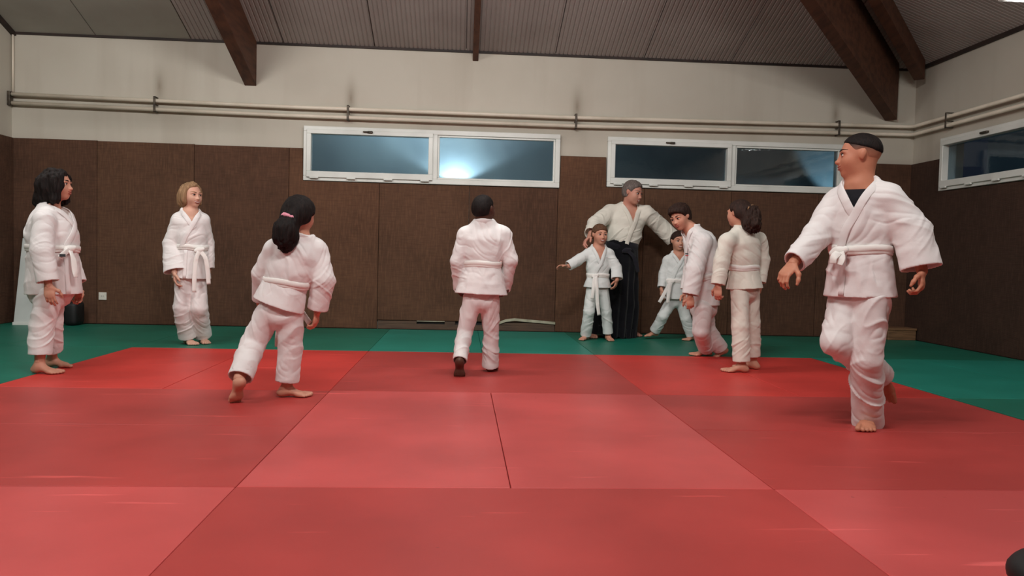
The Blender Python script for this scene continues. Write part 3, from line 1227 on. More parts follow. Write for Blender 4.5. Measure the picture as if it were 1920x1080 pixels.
def ribbon(name, pts, nrm, w, th, parent, mat, closed=False):
    """flat strip with rounded edges along pts; nrm = outward normals, w width, th thickness"""
    pts = np.array(pts, float)
    n = len(pts)
    nrm = np.array(nrm, float)
    w = np.broadcast_to(w, (n,))
    prof = [(-1, 0), (-0.97, 0.75), (-0.86, 1.0), (0, 1.08), (0.86, 1.0), (0.97, 0.75), (1, 0), (0.9, -0.5), (-0.9, -0.5)]
    V, Q = [], []
    for i in range(n):
        if closed:
            t = pts[(i + 1) % n] - pts[i - 1]
        else:
            t = pts[min(i + 1, n - 1)] - pts[max(i - 1, 0)]
        t = _unit(t)
        nn = nrm[i] - nrm[i].dot(t) * t
        nn = _unit(nn)
        s = np.cross(t, nn)
        for (a, b) in prof:
            V.append(pts[i] + s * a * w[i] / 2 + nn * b * th)
    m = len(prof)
    for i in range(n if closed else n - 1):
        j = (i + 1) % n
        for k in range(m):
            k2 = (k + 1) % m
            Q.append([i * m + k, i * m + k2, j * m + k2, j * m + k])
    me = bpy.data.meshes.new(name)
    faces = [tuple(q) for q in Q]
    if not closed:
        faces.append(tuple(range(m))[::-1])
        faces.append(tuple((n - 1) * m + k for k in range(m)))
    me.from_pydata([tuple(v) for v in V], [], faces)
    me.validate()
    bm = bmesh.new()
    bm.from_mesh(me)
    bmesh.ops.recalc_face_normals(bm, faces=bm.faces)
    bm.to_mesh(me)
    bm.free()
    return link(name, me, parent, mat, True)


# ------------------------------------------------------------------ people materials
def skin(name, rgb, red):
    m = new_mat(name, rgb, 0.55, 0.4)
    noise_mix(m, red, 9, 4, 0.42, 0.72, fac=0.5)
    bump(m, 180, 0.06, 0.001)
    return m


def crease(m):
    b = m.node_tree.nodes['Principled BSDF']
    n = nd(m, 'ShaderNodeTexNoise')
    n.noise_type = 'RIDGED_MULTIFRACTAL'
    n.inputs['Scale'].default_value = 7
    n.inputs['Detail'].default_value = 2
    n.inputs['Distortion'].default_value = .6
    lk(m, coords(m, (1, 1, 1.5), (.5, .4, 0)), n.inputs['Vector'])
    bp = nd(m, 'ShaderNodeBump')
    bp.inputs['Strength'].default_value = 0.62
    bp.inputs['Distance'].default_value = 0.012
    lk(m, n.outputs['Fac'], bp.inputs['Height'])
    lk(m, bp.outputs['Normal'], b.inputs['Normal'])


def cloth(name, rgb, shade):
    m = new_mat(name, rgb, 0.92, 0.15)
    m.node_tree.nodes['Principled BSDF'].inputs['Sheen Weight'].default_value = 0.15
    noise_mix(m, shade, 5, 4, 0.42, 0.72, fac=0.5)
    crease(m)
    bump(m, 24, 0.3, 0.005, 5)
    bump(m, 420, 0.25, 0.001, 1)
    return m


def hairm(name, rgb, hi):
    m = new_mat(name, rgb, 0.68, 0.18)
    noise_mix(m, hi, 30, 4, 0.45, 0.7, vec=coords(m, (3, 3, 0.4)), fac=0.7)
    bump(m, 70, 0.7, 0.004, 3, vec=coords(m, (3, 3, 0.35)))
    return m


S_FAIR = skin('skin_fair', (206, 160, 138), (196, 132, 112))
S_LIGHT = skin('skin_light', (200, 146, 122), (188, 120, 98))
S_TAN = skin('skin_tan', (190, 128, 100), (172, 104, 80))
S_DARK = skin('skin_dark', (86, 54, 42), (70, 42, 34))
S_RUDDY = skin('skin_ruddy', (196, 142, 122), (190, 112, 96))
G_WHITE = cloth('gi_white_cotton', (228, 224, 222), (214, 209, 208))
G_COOL = cloth('gi_cool_white_cotton', (218, 222, 220), (204, 209, 207))
G_CREAM = cloth('gi_cream_cotton', (222, 218, 206), (206, 202, 190))
G_BELT = cloth('belt_cotton', (234, 231, 226), (220, 216, 210))
G_BLACK = cloth('hakama_black', (17, 17, 22), (11, 11, 14))
G_BLACKB = cloth('belt_black', (34, 33, 40), (24, 23, 28))
G_SHIRT = cloth('black_tshirt', (26, 26, 32), (18, 18, 22))
H_BLACK = hairm('hair_black', (22, 17, 16), (40, 30, 27))
H_DARK = hairm('hair_dark_brown', (44, 30, 25), (66, 46, 38))
H_BROWN = hairm('hair_brown', (88, 62, 46), (122, 88, 64))
H_BLOND = hairm('hair_dark_blonde', (136, 106, 78), (170, 138, 104))
H_GREY = hairm('hair_grey_brown', (96, 86, 82), (132, 122, 116))
H_FADE = new_mat('shaved_fade', (190, 128, 100), 0.6, 0.3)
_tc = nd(H_FADE, 'ShaderNodeTexCoord')
_sp = nd(H_FADE, 'ShaderNodeSeparateXYZ')
lk(H_FADE, _tc.outputs['Generated'], _sp.inputs[0])
_mr = nd(H_FADE, 'ShaderNodeMapRange')
_mr.inputs['From Min'].default_value = .12
_mr.inputs['From Max'].default_value = .62
lk(H_FADE, _sp.outputs['Z'], _mr.inputs['Value'])
_mx = nd(H_FADE, 'ShaderNodeMix', data_type='RGBA')
_mx.inputs[6].default_value = lin((182, 122, 96))
_mx.inputs[7].default_value = lin((30, 23, 21))
lk(H_FADE, _mr.outputs['Result'], _mx.inputs[0])
lk(H_FADE, _mx.outputs[2], H_FADE.node_tree.nodes['Principled BSDF'].inputs['Base Color'])
E_WHITE = new_mat('eye_white', (226, 220, 214), 0.25)
E_DARK = new_mat('eye_iris', (34, 22, 18), 0.2)
LIP = new_mat('lip_red', (164, 86, 78), 0.45)
noise_mix(LIP, (150, 74, 68), 30, 2, 0.4, 0.7)
TEETH = new_mat('teeth', (232, 226, 214), 0.3)
NAIL = new_mat('nail', (214, 166, 150), 0.35)
PINK = new_mat('pink_scrunchie', (226, 150, 166), 0.8)
noise_mix(PINK, (206, 126, 146), 30, 2, 0.4, 0.7)
MARK = new_mat('patch_black', (30, 30, 34), 0.7)
MARKR = new_mat('patch_red', (170, 50, 50), 0.7)
UPZ = N3(0, 0, 1)


# ------------------------------------------------------------------ anatomy
def hand_prims(w, d, n, thumb, HL, curl, spread=0.10):
    """w wrist, d direction of the fingers, n out of the palm, thumb = side of the thumb"""
    d = _unit(d)
    n = _unit(n - n.dot(d) * d)
    t = _unit(np.cross(d, n))
    if t.dot(thumb) < 0:
        t = -t
    out = []
    pc = w + d * 0.27 * HL
    out.append((cone(w - d * 0.35 * HL, w + d * 0.05 * HL, (0.155 * HL, 0.12 * HL), (0.15 * HL, 0.105 * HL), t), 0.02))
    out.append((ell(pc, (0.225 * HL, 0.29 * HL, 0.085 * HL), np.array([t, d, n])), 0.02))
    out.append((ell(w + d * 0.40 * HL, (0.215 * HL, 0.13 * HL, 0.08 * HL), np.array([t, d, n])), 0.012))
    ls = [0.40, 0.46, 0.43, 0.34]
    of = [0.155, 0.053, -0.05, -0.15]
    st = [0.50, 0.525, 0.51, 0.475]
    for L, o, s0, i in zip(ls, of, st, range(4)):
        p = w + d * s0 * HL + t * o * HL
        ang = 0.0
        dirn = _unit(d + t * (o * spread * 8))
        rad = 0.052 * HL
        c_ = curl * (1 + 0.12 * i)
        for k, fr in enumerate((0.45, 0.32, 0.23)):
            ang += c_ * (0.75 if k == 0 else 1.0)
            dd = dirn * math.cos(ang) + n * math.sin(ang)
            q = p + dd * L * HL * fr
            out.append((cone(p, q, rad, rad * 0.9), 0.003 if k else 0.008))
            rad *= 0.9
            p = q
    p = w + d * 0.14 * HL + t * 0.17 * HL + n * 0.03 * HL
    for (a, b, c2, L, r) in ((0.62, 0.72, 0.3, 0.24, 0.072), (0.86, 0.28, 0.42, 0.18, 0.058), (0.9, 0.05, 0.45, 0.13, 0.05)):
        q = p + _unit(d * a + t * b + n * c2) * L * HL
        out.append((cone(p, q, r * HL, r * 0.88 * HL), 0.012))
        p = q
    return out


def foot_prims(ankle, fwd, up, FL, side, knee):
    """side +1: left foot (big toe on the right of fwd)"""
    B = basis(fwd, up)
    l, f, u = B
    inn = -side * l
    h = 0.27 * FL
    s = ankle - u * h           # point of the sole below the ankle
    out = []
    out.append((cone(ankle + _unit(knee - ankle) * 0.42 * FL, ankle, (0.155 * FL, 0.175 * FL), (0.125 * FL, 0.15 * FL), l), 0.02))
    out.append((ell(s - f * 0.13 * FL + u * 0.125 * FL, (0.125 * FL, 0.16 * FL, 0.125 * FL), B), 0.03))
    out.append((cone(ankle - u * 0.06 * FL, s + f * 0.40 * FL + u * 0.085 * FL, (0.13 * FL, 0.14 * FL), (0.175 * FL, 0.08 * FL), l), 0.03))
    out.append((ell(s + f * 0.42 * FL + u * 0.07 * FL, (0.19 * FL, 0.16 * FL, 0.07 * FL), B), 0.02))
    for i, (o, L, r) in enumerate(((0.135, 0.20, 0.062), (0.045, 0.21, 0.045), (-0.03, 0.185, 0.042), (-0.095, 0.155, 0.04), (-0.155, 0.115, 0.038))):
        p = s + f * (0.50 - 0.02 * i) * FL + inn * o * FL + u * (r + 0.025) * FL
        q = p + f * L * FL - u * 0.02 * FL + inn * o * 0.12 * FL
        out.append((cone(p, q, r * 1.1 * FL, r * FL), 0.006))
    return out


def bounds(prims, pad=0.0):
    lo = np.min([p[0][1] for p in prims], 0) - pad
    hi = np.max([p[0][2] for p in prims], 0) + pad
    return lo, hi


def build(prims, h, cuts=(), pad=0.01, clip=None):
    lo, hi = bounds(prims, pad)
    if clip:
        lo, hi = np.maximum(lo, clip[0]), np.minimum(hi, clip[1])
    g = Grid(lo, hi, h)
    for p, k in prims:
        g.add(p, k)
    for p, k in cuts:
        g.cut(p, k)
    return g


def halfspace(p, n, lo, hi):
    p32, n32 = np.array(p, F32), np.array(_unit(n), F32)
    return (lambda X: ((X - p32) @ n32).astype(F32)), np.array(lo), np.array(hi)


def head_prims(c, B, HH, face):
    def L(x, y, z):
        return c + (B[0] * x + B[1] * y + B[2] * z) * HH

    def E(x, y, z, a, b, d_):
        return ell(L(x, y, z), (a * HH, b * HH, d_ * HH), B)
    ad = 1.0 if face == 'adult' else 0.0
    P = [(E(0, -.06, .13, .345, .415, .365), 0),
         (E(0, .10, -.10, .295, .275, .33), .03),
         (E(0, .13, -.25, .225 + .03 * ad, .235, .23), .03),
         (E(0, .255, -.405, .095 + .025 * ad, .085, .075), .025)]
    for s in (-1, 1):
        P += [(E(s * .15, .235, -.12, .12, .11, .12), .03),
              (E(s * .13, .335, .075, .12, .05, .04), .02)]
    sub = []
    for s in (-1, 1):
        sub.append((E(s * .145, .43, .005, .085, .085, .055), .018))
    post = [(cone(L(0, .355, .03), L(0, .425, -.135), .032 * HH, .05 * HH, B[0]), .014),
            (E(0, .45, -.14, .05, .045, .04), .008)]
    for s in (-1, 1):
        post += [(E(s * .05, .40, -.15, .036, .042, .032), .008),
                 (E(s * .145, .325, .0, .068, .05, .045), .005),
                 (E(s * .352, -.03, -.01, .034, .062, .11), .012),
                 (E(s * .366, -.055, .03, .03, .045, .075), .01)]
    post += [(E(0, .365, -.235, .105, .05, .024), .012), (E(0, .36, -.285, .09, .05, .028), .012)]
    return P, sub, post, L, E


HAIRSTYLES = {}


def hair_mesh(style, c, B, HH, h, seed, parent, mat, opts):
    def L(x, y, z):
        return c + (B[0] * x + B[1] * y + B[2] * z) * HH

    def E(x, y, z, a, b, d_):
        return ell(L(x, y, z), (a * HH, b * HH, d_ * HH), B)

    def hs(x, y, z, n):
        nn = B[0] * n[0] + B[1] * n[1] + B[2] * n[2]
        return halfspace(L(x, y, z), -nn, c - HH, c + HH)     # removes the side n points to
    o = opts.get('o', 0.055)
    prims, cuts, amp, fr = [], [], 0.016, 26
    if style == 'crop':
        o = 0.022
    if style == 'fade':
        o = 0.03
    prims.append((E(0, -.06, .13, .345 + o, .415 + o, .365 + o), 0))
    face = (E(0, .46, -.14, .55, .40, opts.get('fringe', .42)), .03)
    cuts_face = [face]
    ears = [(E(s * .40, -.0, -.07, .13, .12, .15), .02) for s in (-1, 1)]
    if style in ('short', 'crop'):
        prims.append((E(0, -.16, -.08, .30 + o, .29 + o, .28), .04))
        cuts = cuts_face + ears + [(hs(0, -.3, -.30, (0, 0.35, -1)), .02)]
        if style == 'crop':
            amp = 0.006
    elif style == 'mop':
        prims.append((E(0, .05, .30, .36, .40, .24), .05))
        prims.append((E(0, -.16, -.08, .34, .33, .28), .04))
        cuts = cuts_face + [(E(s * .42, .02, -.10, .12, .11, .13), .02) for s in (-1, 1)] + [(hs(0, -.3, -.30, (0, 0.35, -1)), .02)]
        amp = .028
    elif style == 'fade':
        o = .03
        prims = [(E(0, -.06, .13, .345 + o, .415 + o, .365 + o), 0)]
        cuts = [(E(0, .52, -.10, .55, .30, .40), .03), (hs(0, 0, .165, (0, 0.30, -1)), .02)]
        amp = .006
    elif style == 'fadebase':
        prims = [(E(0, -.06, .13, .353, .423, .373), 0)]
        cuts = [(E(0, .50, -.12, .60, .40, .46), .02), (hs(0, -.3, -.16, (0, 0.1, -1)), .02)] + ears
        amp = 0
    elif style == 'bob':
        ln = opts.get('length', .62)
        prims += [(E(0, -.17, -.22, .41, .36, .42), .06), (cone(L(.29, -.02, .0), L(.30, .02, -ln + .1), .13 * HH, .10 * HH), .05),
                  (cone(L(-.29, -.02, .0), L(-.30, .02, -ln + .1), .13 * HH, .10 * HH), .05),
                  (cone(L(.14, -.3, .0), L(.16, -.34, -ln), .16 * HH, .11 * HH), .05),
                  (cone(L(-.14, -.3, .0), L(-.16, -.34, -ln), .16 * HH, .11 * HH), .05)]
        cuts = [(E(0, .44, -.22, .27, .36, .50), .03), (E(0, .16, -.5, .22, .3, .3), .03)]
        if not opts.get('cover'):
            cuts.append((E(0, .46, -.10, .50, .42, .46), .03))
        if opts.get('cover'):
            for s in (-1, 1):
                prims.append((cone(L(s * .27, .12, .15), L(s * .29, .12, -.50), .13 * HH, .11 * HH), .05))
            prims.append((cone(L(0, -.40, -.1), L(0, -.62, -.58), .25 * HH, .15 * HH), .06))
        amp, fr = opts.get('amp', .04), 17
    elif style == 'tail':
        prims.append((E(0, -.16, -.06, .31 + o, .30 + o, .28), .05))
        cuts = cuts_face + [(E(s * .42, .03, -.08, .13, .10, .14), .02) for s in (-1, 1)] + [(hs(0, -.3, -.30, (0, 0.5, -1)), .02)]
        amp = .012
    prims += opts.get('extra', lambda L, E, HH: [])(L, E, HH)
    tp = opts.get('tailprims', lambda L, E, HH: [])(L, E, HH)
    lo, hi = bounds(prims + tp, .02)
    g = Grid(lo, hi, h)
    for p, k in prims:
        g.add(p, k)
    for p, k in cuts:
        g.cut(p, k)
    for p, k in tp:
        g.add(p, k)
    P, Q = g.mesh()
    P = relax(P, Q, 1)
    if amp:
        Nn = vnormals(P, Q)
        q = (P - c) @ B.T / HH
        th = np.arctan2(q[:, 0], -q[:, 1] + 0.001)
        if style in ('bob', 'tail'):
            ph = np.stack([q[:, 0] * fr * .6, q[:, 1] * fr * .6, q[:, 2] * 2.2], 1)
        else:
            ph = np.stack([q[:, 0] * fr * .55, q[:, 1] * 7, q[:, 2] * 7], 1)
        n = vnoise(ph, seed) + 0.6 * vnoise(ph * 2.1, seed + 5) + 0.8 * vnoise(q * 4, seed + 9)
        am = np.full(len(P), amp * HH)
        if 'tailamp' in opts:
            m = np.clip((-q[:, 1] - .48) / .12, 0, 1)
            am = am * (1 - m) + opts['tailamp'] * HH * m
        P = P + Nn * (n * am * 0.7)[:, None]
    return to_mesh(opts.get('name', 'hair'), P, Q, parent, mat)


def eyes(c, B, HH, body, brow_mat, headmesh, smile):
    from mathutils.bvhtree import BVHTree
    bvh = BVHTree.FromPolygons(headmesh[0].tolist(), headmesh[1].tolist())

    def L(x, y, z):
        return c + (B[0] * x + B[1] * y + B[2] * z) * HH

    def on(x, z, lift=0.0):
        o = c + (B[0] * x + B[1] * .9 + B[2] * z) * HH
        h_ = bvh.ray_cast(Vector(o), Vector(-B[1]))
        p_ = np.array(h_[0]) if h_[0] is not None else L(x, .38, z)
        return p_ + B[1] * lift * HH
    for s in (-1, 1):
        bm = bmesh.new()
        r = 0.058 * HH
        bmesh.ops.create_uvsphere(bm, u_segments=20, v_segments=14, radius=1)
        cen = L(s * .145, .335, .004)
        for v in bm.verts:
            x, y, z = v.co
            v.co = Vector(cen + (B[0] * x * 1.12 + B[1] * y * .82 + B[2] * z * .55) * r)
        for f in bm.faces:
            m = f.calc_center_median()
            q = (np.array(m) - cen) @ B.T / r
            f.material_index = 1 if (q[1] > .3 and math.hypot(q[0], q[2] * 1.3) < .55) else 0
        bm_obj('eye', bm, [E_WHITE, E_DARK], body, True)
        bm = bmesh.new()
        pts = [L(s * (.145 + .085 * t), .388 - .035 * abs(t) - (.03 if s * t * s > 0 and t > .5 else 0), .036 - .02 * t * t) for t in np.linspace(-1, 1, 7)]
        tube(bm, pts, [.005 * HH, .010 * HH, .012 * HH, .012 * HH, .011 * HH, .010 * HH, .004 * HH], 6)
        bm_obj('eyelash', bm, E_DARK, body, True)
        bm = bmesh.new()
        pts = [on(s * (.15 + .10 * t), .112 + .016 * (1 - t * t) + .004 * t, .002) for t in np.linspace(-1, 1, 7)]
        tube(bm, pts, [.008 * HH, .017 * HH, .019 * HH, .018 * HH, .016 * HH, .012 * HH, .005 * HH], 6)
        bm_obj('eyebrow', bm, brow_mat, body, True)
    for nm, mt, dz, w, r0, up in (('upper_lip', LIP, -.238, .12 + .035 * smile, .016, smile), ('lower_lip', LIP, -.283, .10 + .03 * smile, .020, smile)):
        bm = bmesh.new()
        pts = [on(w * t, dz + up * t * t * .075 - .02 * up - (0 if nm == 'upper_lip' else .012 * (1 - t * t) * (1 + 1.2 * smile)), .003) for t in np.linspace(-1, 1, 9)]
        tube(bm, pts, [r0 * HH * (.35 + .65 * (1 - t * t)) for t in np.linspace(-1, 1, 9)], 8)
        bm_obj(nm, bm, mt, body, True)
    if smile > .5:
        bm = bmesh.new()
        pts = [on(.115 * t, -.262 + smile * t * t * .07 - .027 * smile, -.004) for t in np.linspace(-1, 1, 9)]
        tube(bm, pts, [.02 * HH * (.3 + .7 * (1 - t * t)) for t in np.linspace(-1, 1, 9)], 8)
        bm_obj('teeth', bm, TEETH, body, True)


def person(S):
    """S: dictionary with the pose (points of the room), sizes and looks"""
    h = S.get('h', 0.005)
    root = empty('person', tuple(S['base']))
    tag(root, S['label'], 'person')
    st = S['stature']
    k = st / 1.5
    HH = S['HH']
    Bh = basis(S['face'], S['headup'])
    hc = S['head']
    Bt = basis(S['chest_fwd'], S['torso_up'])      # left, forward, up
    lat, fwd, up = Bt
    T = S['torso']            # [(centre, half width, half depth)], top to hem
    bi = S['belt_i']
    T[0] = (T[0][0], max(T[0][1], .37 * HH), max(T[0][2], .345 * HH))
    pe = S.get('pelvis_lat', lat)
    neck, chest = T[0][0], T[1][0]
    sh, el, wr = S['sh'], S['el'], S['wr']
    hip, kn, an = S['hip'], S['kn'], S['an']
    FL = S.get('FL', 0.152 * st)
    HL = S.get('HL', 0.108 * st)

    # ---- body: coarse trunk and limbs hidden by the clothes, fine head, hands and feet of the same skin mesh
    pr = []
    hm_ = (hip[0] + hip[1]) / 2
    pr.append((cone(T[bi][0], hm_, (T[bi][1] - .04, T[bi][2] - .04), (.085 * k, .065 * k), pe), .03))
    for i in range(1, bi):
        a, b = T[i], T[i + 1]
        pr.append((cone(a[0], b[0], (a[1] - .03, a[2] - .03), (min(b[1], a[1]) - .035, min(a[2], b[2]) - .035), lat), .03))
    for i in (0, 1):
        pr += [(cone(sh[i], el[i], .040 * k, .034 * k), .03), (cone(el[i], wr[i], .034 * k, .026 * k), .02),
               (cone(hip[i], kn[i], .055 * k, .043 * k), .03), (cone(kn[i], an[i] + UPZ * .02, .043 * k, .032 * k), .02),
               (cone(neck, sh[i], .03 * k, .036 * k), .03)]
    parts = [build(pr, 0.010).mesh()]
    P, sub, post, L, E = head_prims(hc, Bh, HH, S.get('age', 'child'))
    nk = [(cone(L(0, -.11, -.22), neck + up * .0, (.235 * HH * S.get('nk', 1), .245 * HH * S.get('nk', 1)), (.25 * HH * S.get('nk', 1), .25 * HH * S.get('nk', 1)), lat), .03),
          (cone(neck - up * .005, chest, (.30 * HH, .22 * HH), (T[1][1] - .03, T[1][2] - .022), lat), .04)]
    for i in (0, 1):
        nk.append((cone(neck - up * .01, neck * .4 + sh[i] * .6 - up * .02, .20 * HH, .15 * HH), .03))
    g = build(P + nk + [(p, 0) for p, _ in post], h)
    g.A[:] = 1.0
    for p, kk in P:
        g.add(p, kk)
    for p, kk in sub:
        g.cut(p, kk)
    for p, kk in post:
        g.add(p, kk)
    for p, kk in nk:
        g.add(p, kk)
    parts.append(g.mesh())
    hh_ = min(h, 0.0035)
    for i in (0, 1):
        hd = S['hand'][i]
        hp = hand_prims(wr[i], hd['d'], hd['n'], hd['t'], HL, hd.get('curl', .45), hd.get('spread', .1))
        parts.append(build(hp, hh_).mesh())
        f = S['foot'][i]
        fp = foot_prims(an[i], f['f'], f.get('u', UPZ), FL, 1 if i == 0 else -1, kn[i])
        gp = build(fp, hh_)
        if not f.get('free'):
            gp.cut(halfspace((0, 0, 0.0012), (0, 0, 1), (-99, -99, -99), (99, 99, 99)), 0.004)
        parts.append(gp.mesh())
    BP, BQ = join(parts)
    body = to_mesh('body', BP, BQ, root, S['skin'])
    eyes(hc, Bh, HH, body, S.get('brow', S['hairmat']), parts[1], S.get('smile', .3))
    ho = S.get('hair_opts', {})
    if S['hair'] == 'fade':
        hair_mesh('fadebase', hc, Bh, HH, h, 3, root, H_FADE, {'name': 'shaved_sides'})
    hair_mesh(S['hair'], hc, Bh, HH, h, S['seed'], root, S['hairmat'], ho)

    # ---- jacket
    jm = S['gi']
    ch = max(h, 0.0055) if st > 1.3 else 0.005
    sr = S.get('sleeve', (.062 * k, .060 * k, .070 * k, .05 * k))   # shoulder r, elbow r, cuff wide, cuff thin
    pr = []
    SL = [tuple(v * S.get('slim', .84) if j < 2 else v * .95 for j, v in enumerate(s_)) for s_ in S.get('sleeves', (sr, sr))]
    slr = [s_[0] for s_ in SL]
    nb = T[bi]
    # chest down to the belt, bloused over it
    for i in range(1, bi):
        a, b = T[i], T[i + 1]
        pr.append((cone(a[0], b[0], (a[1], a[2]), (b[1], b[2]), lat), .03))
    pr.append((cone(neck + up * .09 * HH, neck, (T[0][1] * .93, T[0][2] * .93), (T[0][1], T[0][2]), lat, cuta=True), .02))
    pr.append((cone(neck, chest, (T[0][1], T[0][2]), (T[1][1], T[1][2]), lat), .03))
    for i in (0, 1):
        pr.append((cone(neck - up * .012 * k, sh[i], T[0][2] * .9, slr[i] * .80), .03))
        pr.append((cone(sh[i], chest * .5 + T[2][0] * .5, slr[i] * .8, T[2][2] * .6), .03))
    torso_pr = list(pr)
    sk = []
    for i in range(bi, len(T) - 1):
        a, b = T[i], T[i + 1]
        last = i == len(T) - 2
        sk.append((cone(a[0], b[0], (a[1], a[2]), (b[1], b[2]), pe, cutb=last, cuta=(i == bi), cav=(.07, .012) if last else None), .006 if i == bi else .01))
    slv = []
    for i in (0, 1):
        lt = S.get('sleeve_lat', [fwd, fwd])[i]
        cf = S.get('cuff', (.93, .93))[i]
        cu = el[i] + (wr[i] - el[i]) * cf
        s_ = SL[i]
        slv.append((cone(sh[i], el[i], s_[0], (s_[1] * 1.08, s_[1] * .95), lt), .028 * k))
        slv.append((cone(el[i], cu, (s_[1] * 1.08, s_[1] * .95), (s_[2], s_[3]), lt, cutb=True, cav=(.06, .010)), .015))
    g = build(pr + sk + slv, ch)
    # neck hole and V opening
    vt = S.get('v', 0.2)       # depth of the V below the neck base
    g.cut(cone(neck + up * .42 * HH, neck + up * .02 * HH, .34 * HH, .285 * HH, lat), .01)
    apex = neck - up * vt * 1.0
    vw = S.get('vw', .30 * HH)
    ap32, l32, f32, u32 = [np.array(v, F32) for v in (apex, lat, fwd, up)]
    n32 = np.array(neck, F32)

    def wedge(X):
        q = X - ap32
        a = q @ l32
        b = q @ u32
        s_ = vw / vt
        d1 = (np.abs(a) - b * s_) / math.sqrt(1 + s_ * s_)
        return np.maximum(np.maximum(d1, -((X - n32) @ f32) + .02), b - vt * 1.25 - .15 * HH).astype(F32)
    g.cut((wedge, neck - .3, neck + .3), .004)
    JP, JQ = g.mesh()
    JP = relax(JP, JQ, 1)
    Nn = vnormals(JP, JQ)
    wa = S.get('wr_amp', 1.0) * .0085
    segs = [(chest + up * .05, T[bi][0], lat, wa * .8, 11, 3.5, .8),
            (T[bi][0] - up * .015, T[-1][0], pe, wa * .7, 5, 9, .3)]
    for i in (0, 1):
        segs += [(sh[i], el[i], fwd, wa * .6, 13, 4, .9), (el[i], wr[i], fwd, wa * .55, 15, 4, -.9)]
    edges = [(T[-1][0], _unit(T[-1][0] - T[-2][0]))]
    for i in (0, 1):
        cf = S.get('cuff', (.93, .93))[i]
        edges.append((el[i] + (wr[i] - el[i]) * cf, _unit(wr[i] - el[i])))
    JP = wrinkle(JP, Nn, segs, S['seed'], edges)
    jacket = to_mesh('jacket', JP, JQ, root, jm)

    # ---- lapel: a stitched band round the neck and down the crossing front
    def tsdf(X):
        X = X.astype(F32)
        d = np.full(len(X), 1.0, F32)
        for (fn, lo, hi), kk in torso_pr:
            e = fn(X)
            if kk:
                q = np.maximum(kk - np.abs(d - e), 0) / kk
                d = np.minimum(d, e) - q * q * kk * .25
            else:
                d = np.minimum(d, e)
        return d

    def drop(X, direction):
        """march the points X along direction until they lie on the jacket front"""
        X = np.array(X, float)
        for _ in range(40):
            X = X + np.outer(tsdf(X) * .8, direction)
        e = .004
        n = np.stack([tsdf(X + N3(e, 0, 0)) - tsdf(X - N3(e, 0, 0)), tsdf(X + N3(0, e, 0)) - tsdf(X - N3(0, e, 0)), tsdf(X + N3(0, 0, e)) - tsdf(X - N3(0, 0, e))], 1)
        return X, n / np.maximum(np.linalg.norm(n, axis=1, keepdims=True), 1e-9)
    lw = S.get('lapel_w', .036 * k + .004)
    bl = (neck - T[bi][0]).dot(up)
    # in torso coordinates (left, up) measured from the neck base
    side = vw + lw * .35
    low = -bl + .004
    xb = S.get('wrap', .55) * T[bi][1]
    lf = [(side * .98, .0), (side * .52 + .0, -vt * .5), (.012, -vt - lw * .25), (-xb * .55, -vt - (bl - vt) * .5), (-xb, low)]
    rt = [(-side * .98, .0), (-side * .52, -vt * .5), (-.004, -vt * 1.0 - lw * .2), (.03, -vt - lw * 1.05)]

    def front(seq):
        c2 = catmull([N3(a, b, 0) for a, b in seq], 8)
        X = neck + c2[:, :1] * lat + c2[:, 1:2] * up + fwd * .30
        return drop(X, -fwd)
    fl_, nl = front(lf)
    fr_, nr = front(rt)
    # round the back of the neck
    rb = .362 * HH
    back, nb_ = [], []
    for a in np.linspace(0.28, math.pi - .28, 13):
        dirn = lat * math.cos(a) * 1.02 - fwd * math.sin(a)
        back.append(neck + dirn * rb + up * (.03 * HH + .07 * HH * math.sin(a)))
        nb_.append(dirn * .93 - up * .22)
    X = np.concatenate([fl_[::-1], np.array(back), fr_])
    Nm = np.concatenate([nl[::-1], np.array(nb_), nr])
    nn0 = len(fl_)
    for it in range(5):     # smooth the joints between front and collar
        for j in range(1, len(X) - 1):
            if nn0 - 6 < j < nn0 + 5 or nn0 + 13 - 6 < j < nn0 + 13 + 5:
                X[j] = .5 * X[j] + .25 * (X[j - 1] + X[j + 1])
        Nm[1:-1] = .5 * Nm[1:-1] + .25 * (Nm[:-2] + Nm[2:])
        Nm /= np.linalg.norm(Nm, axis=1, keepdims=True)
    offs = np.full(len(X), .004)
    offs[-12:] = np.linspace(.004, -.0035, 12)
    ribbon('lapel', X + Nm * offs[:, None], Nm, lw, .0055, jacket, jm)
    if S.get('front', True) and not S.get('hakama'):
        # overlapping edge of the skirt below the belt
        sk_ = torso_pr[:]
        torso_pr[:] = [(cone(T[bi][0], T[-1][0], (T[bi][1], T[bi][2]), (T[-1][1], T[-1][2]), pe), 0)]
        ax_ = T[-1][0] - T[bi][0]
        pts_ = np.array([T[bi][0] + ax_ * t_ + lat * (-xb * .9 - .01 * t_) + fwd * .35 for t_ in np.linspace(.08, .985, 9)])
        X_, N_ = drop(pts_, -fwd)
        ribbon('skirt_edge', X_ + N_ * .001, N_, .03, .0045, jacket, jm)
        torso_pr[:] = sk_
    if S.get('shirt'):
        # dark shirt in the neck opening
        g = build([(cone(neck - up * .045, chest, (.30 * HH + .006, .25 * HH + .004), (T[1][1] - .02, T[1][2] - .012), lat), 0),
                   (cone(chest, T[2][0], (T[1][1] - .02, T[1][2] - .012), (T[2][1] - .02, T[2][2] - .014), lat), .03)], ch)
        P_, Q_ = g.mesh()
        to_mesh('t_shirt', P_, Q_, root, G_SHIRT)

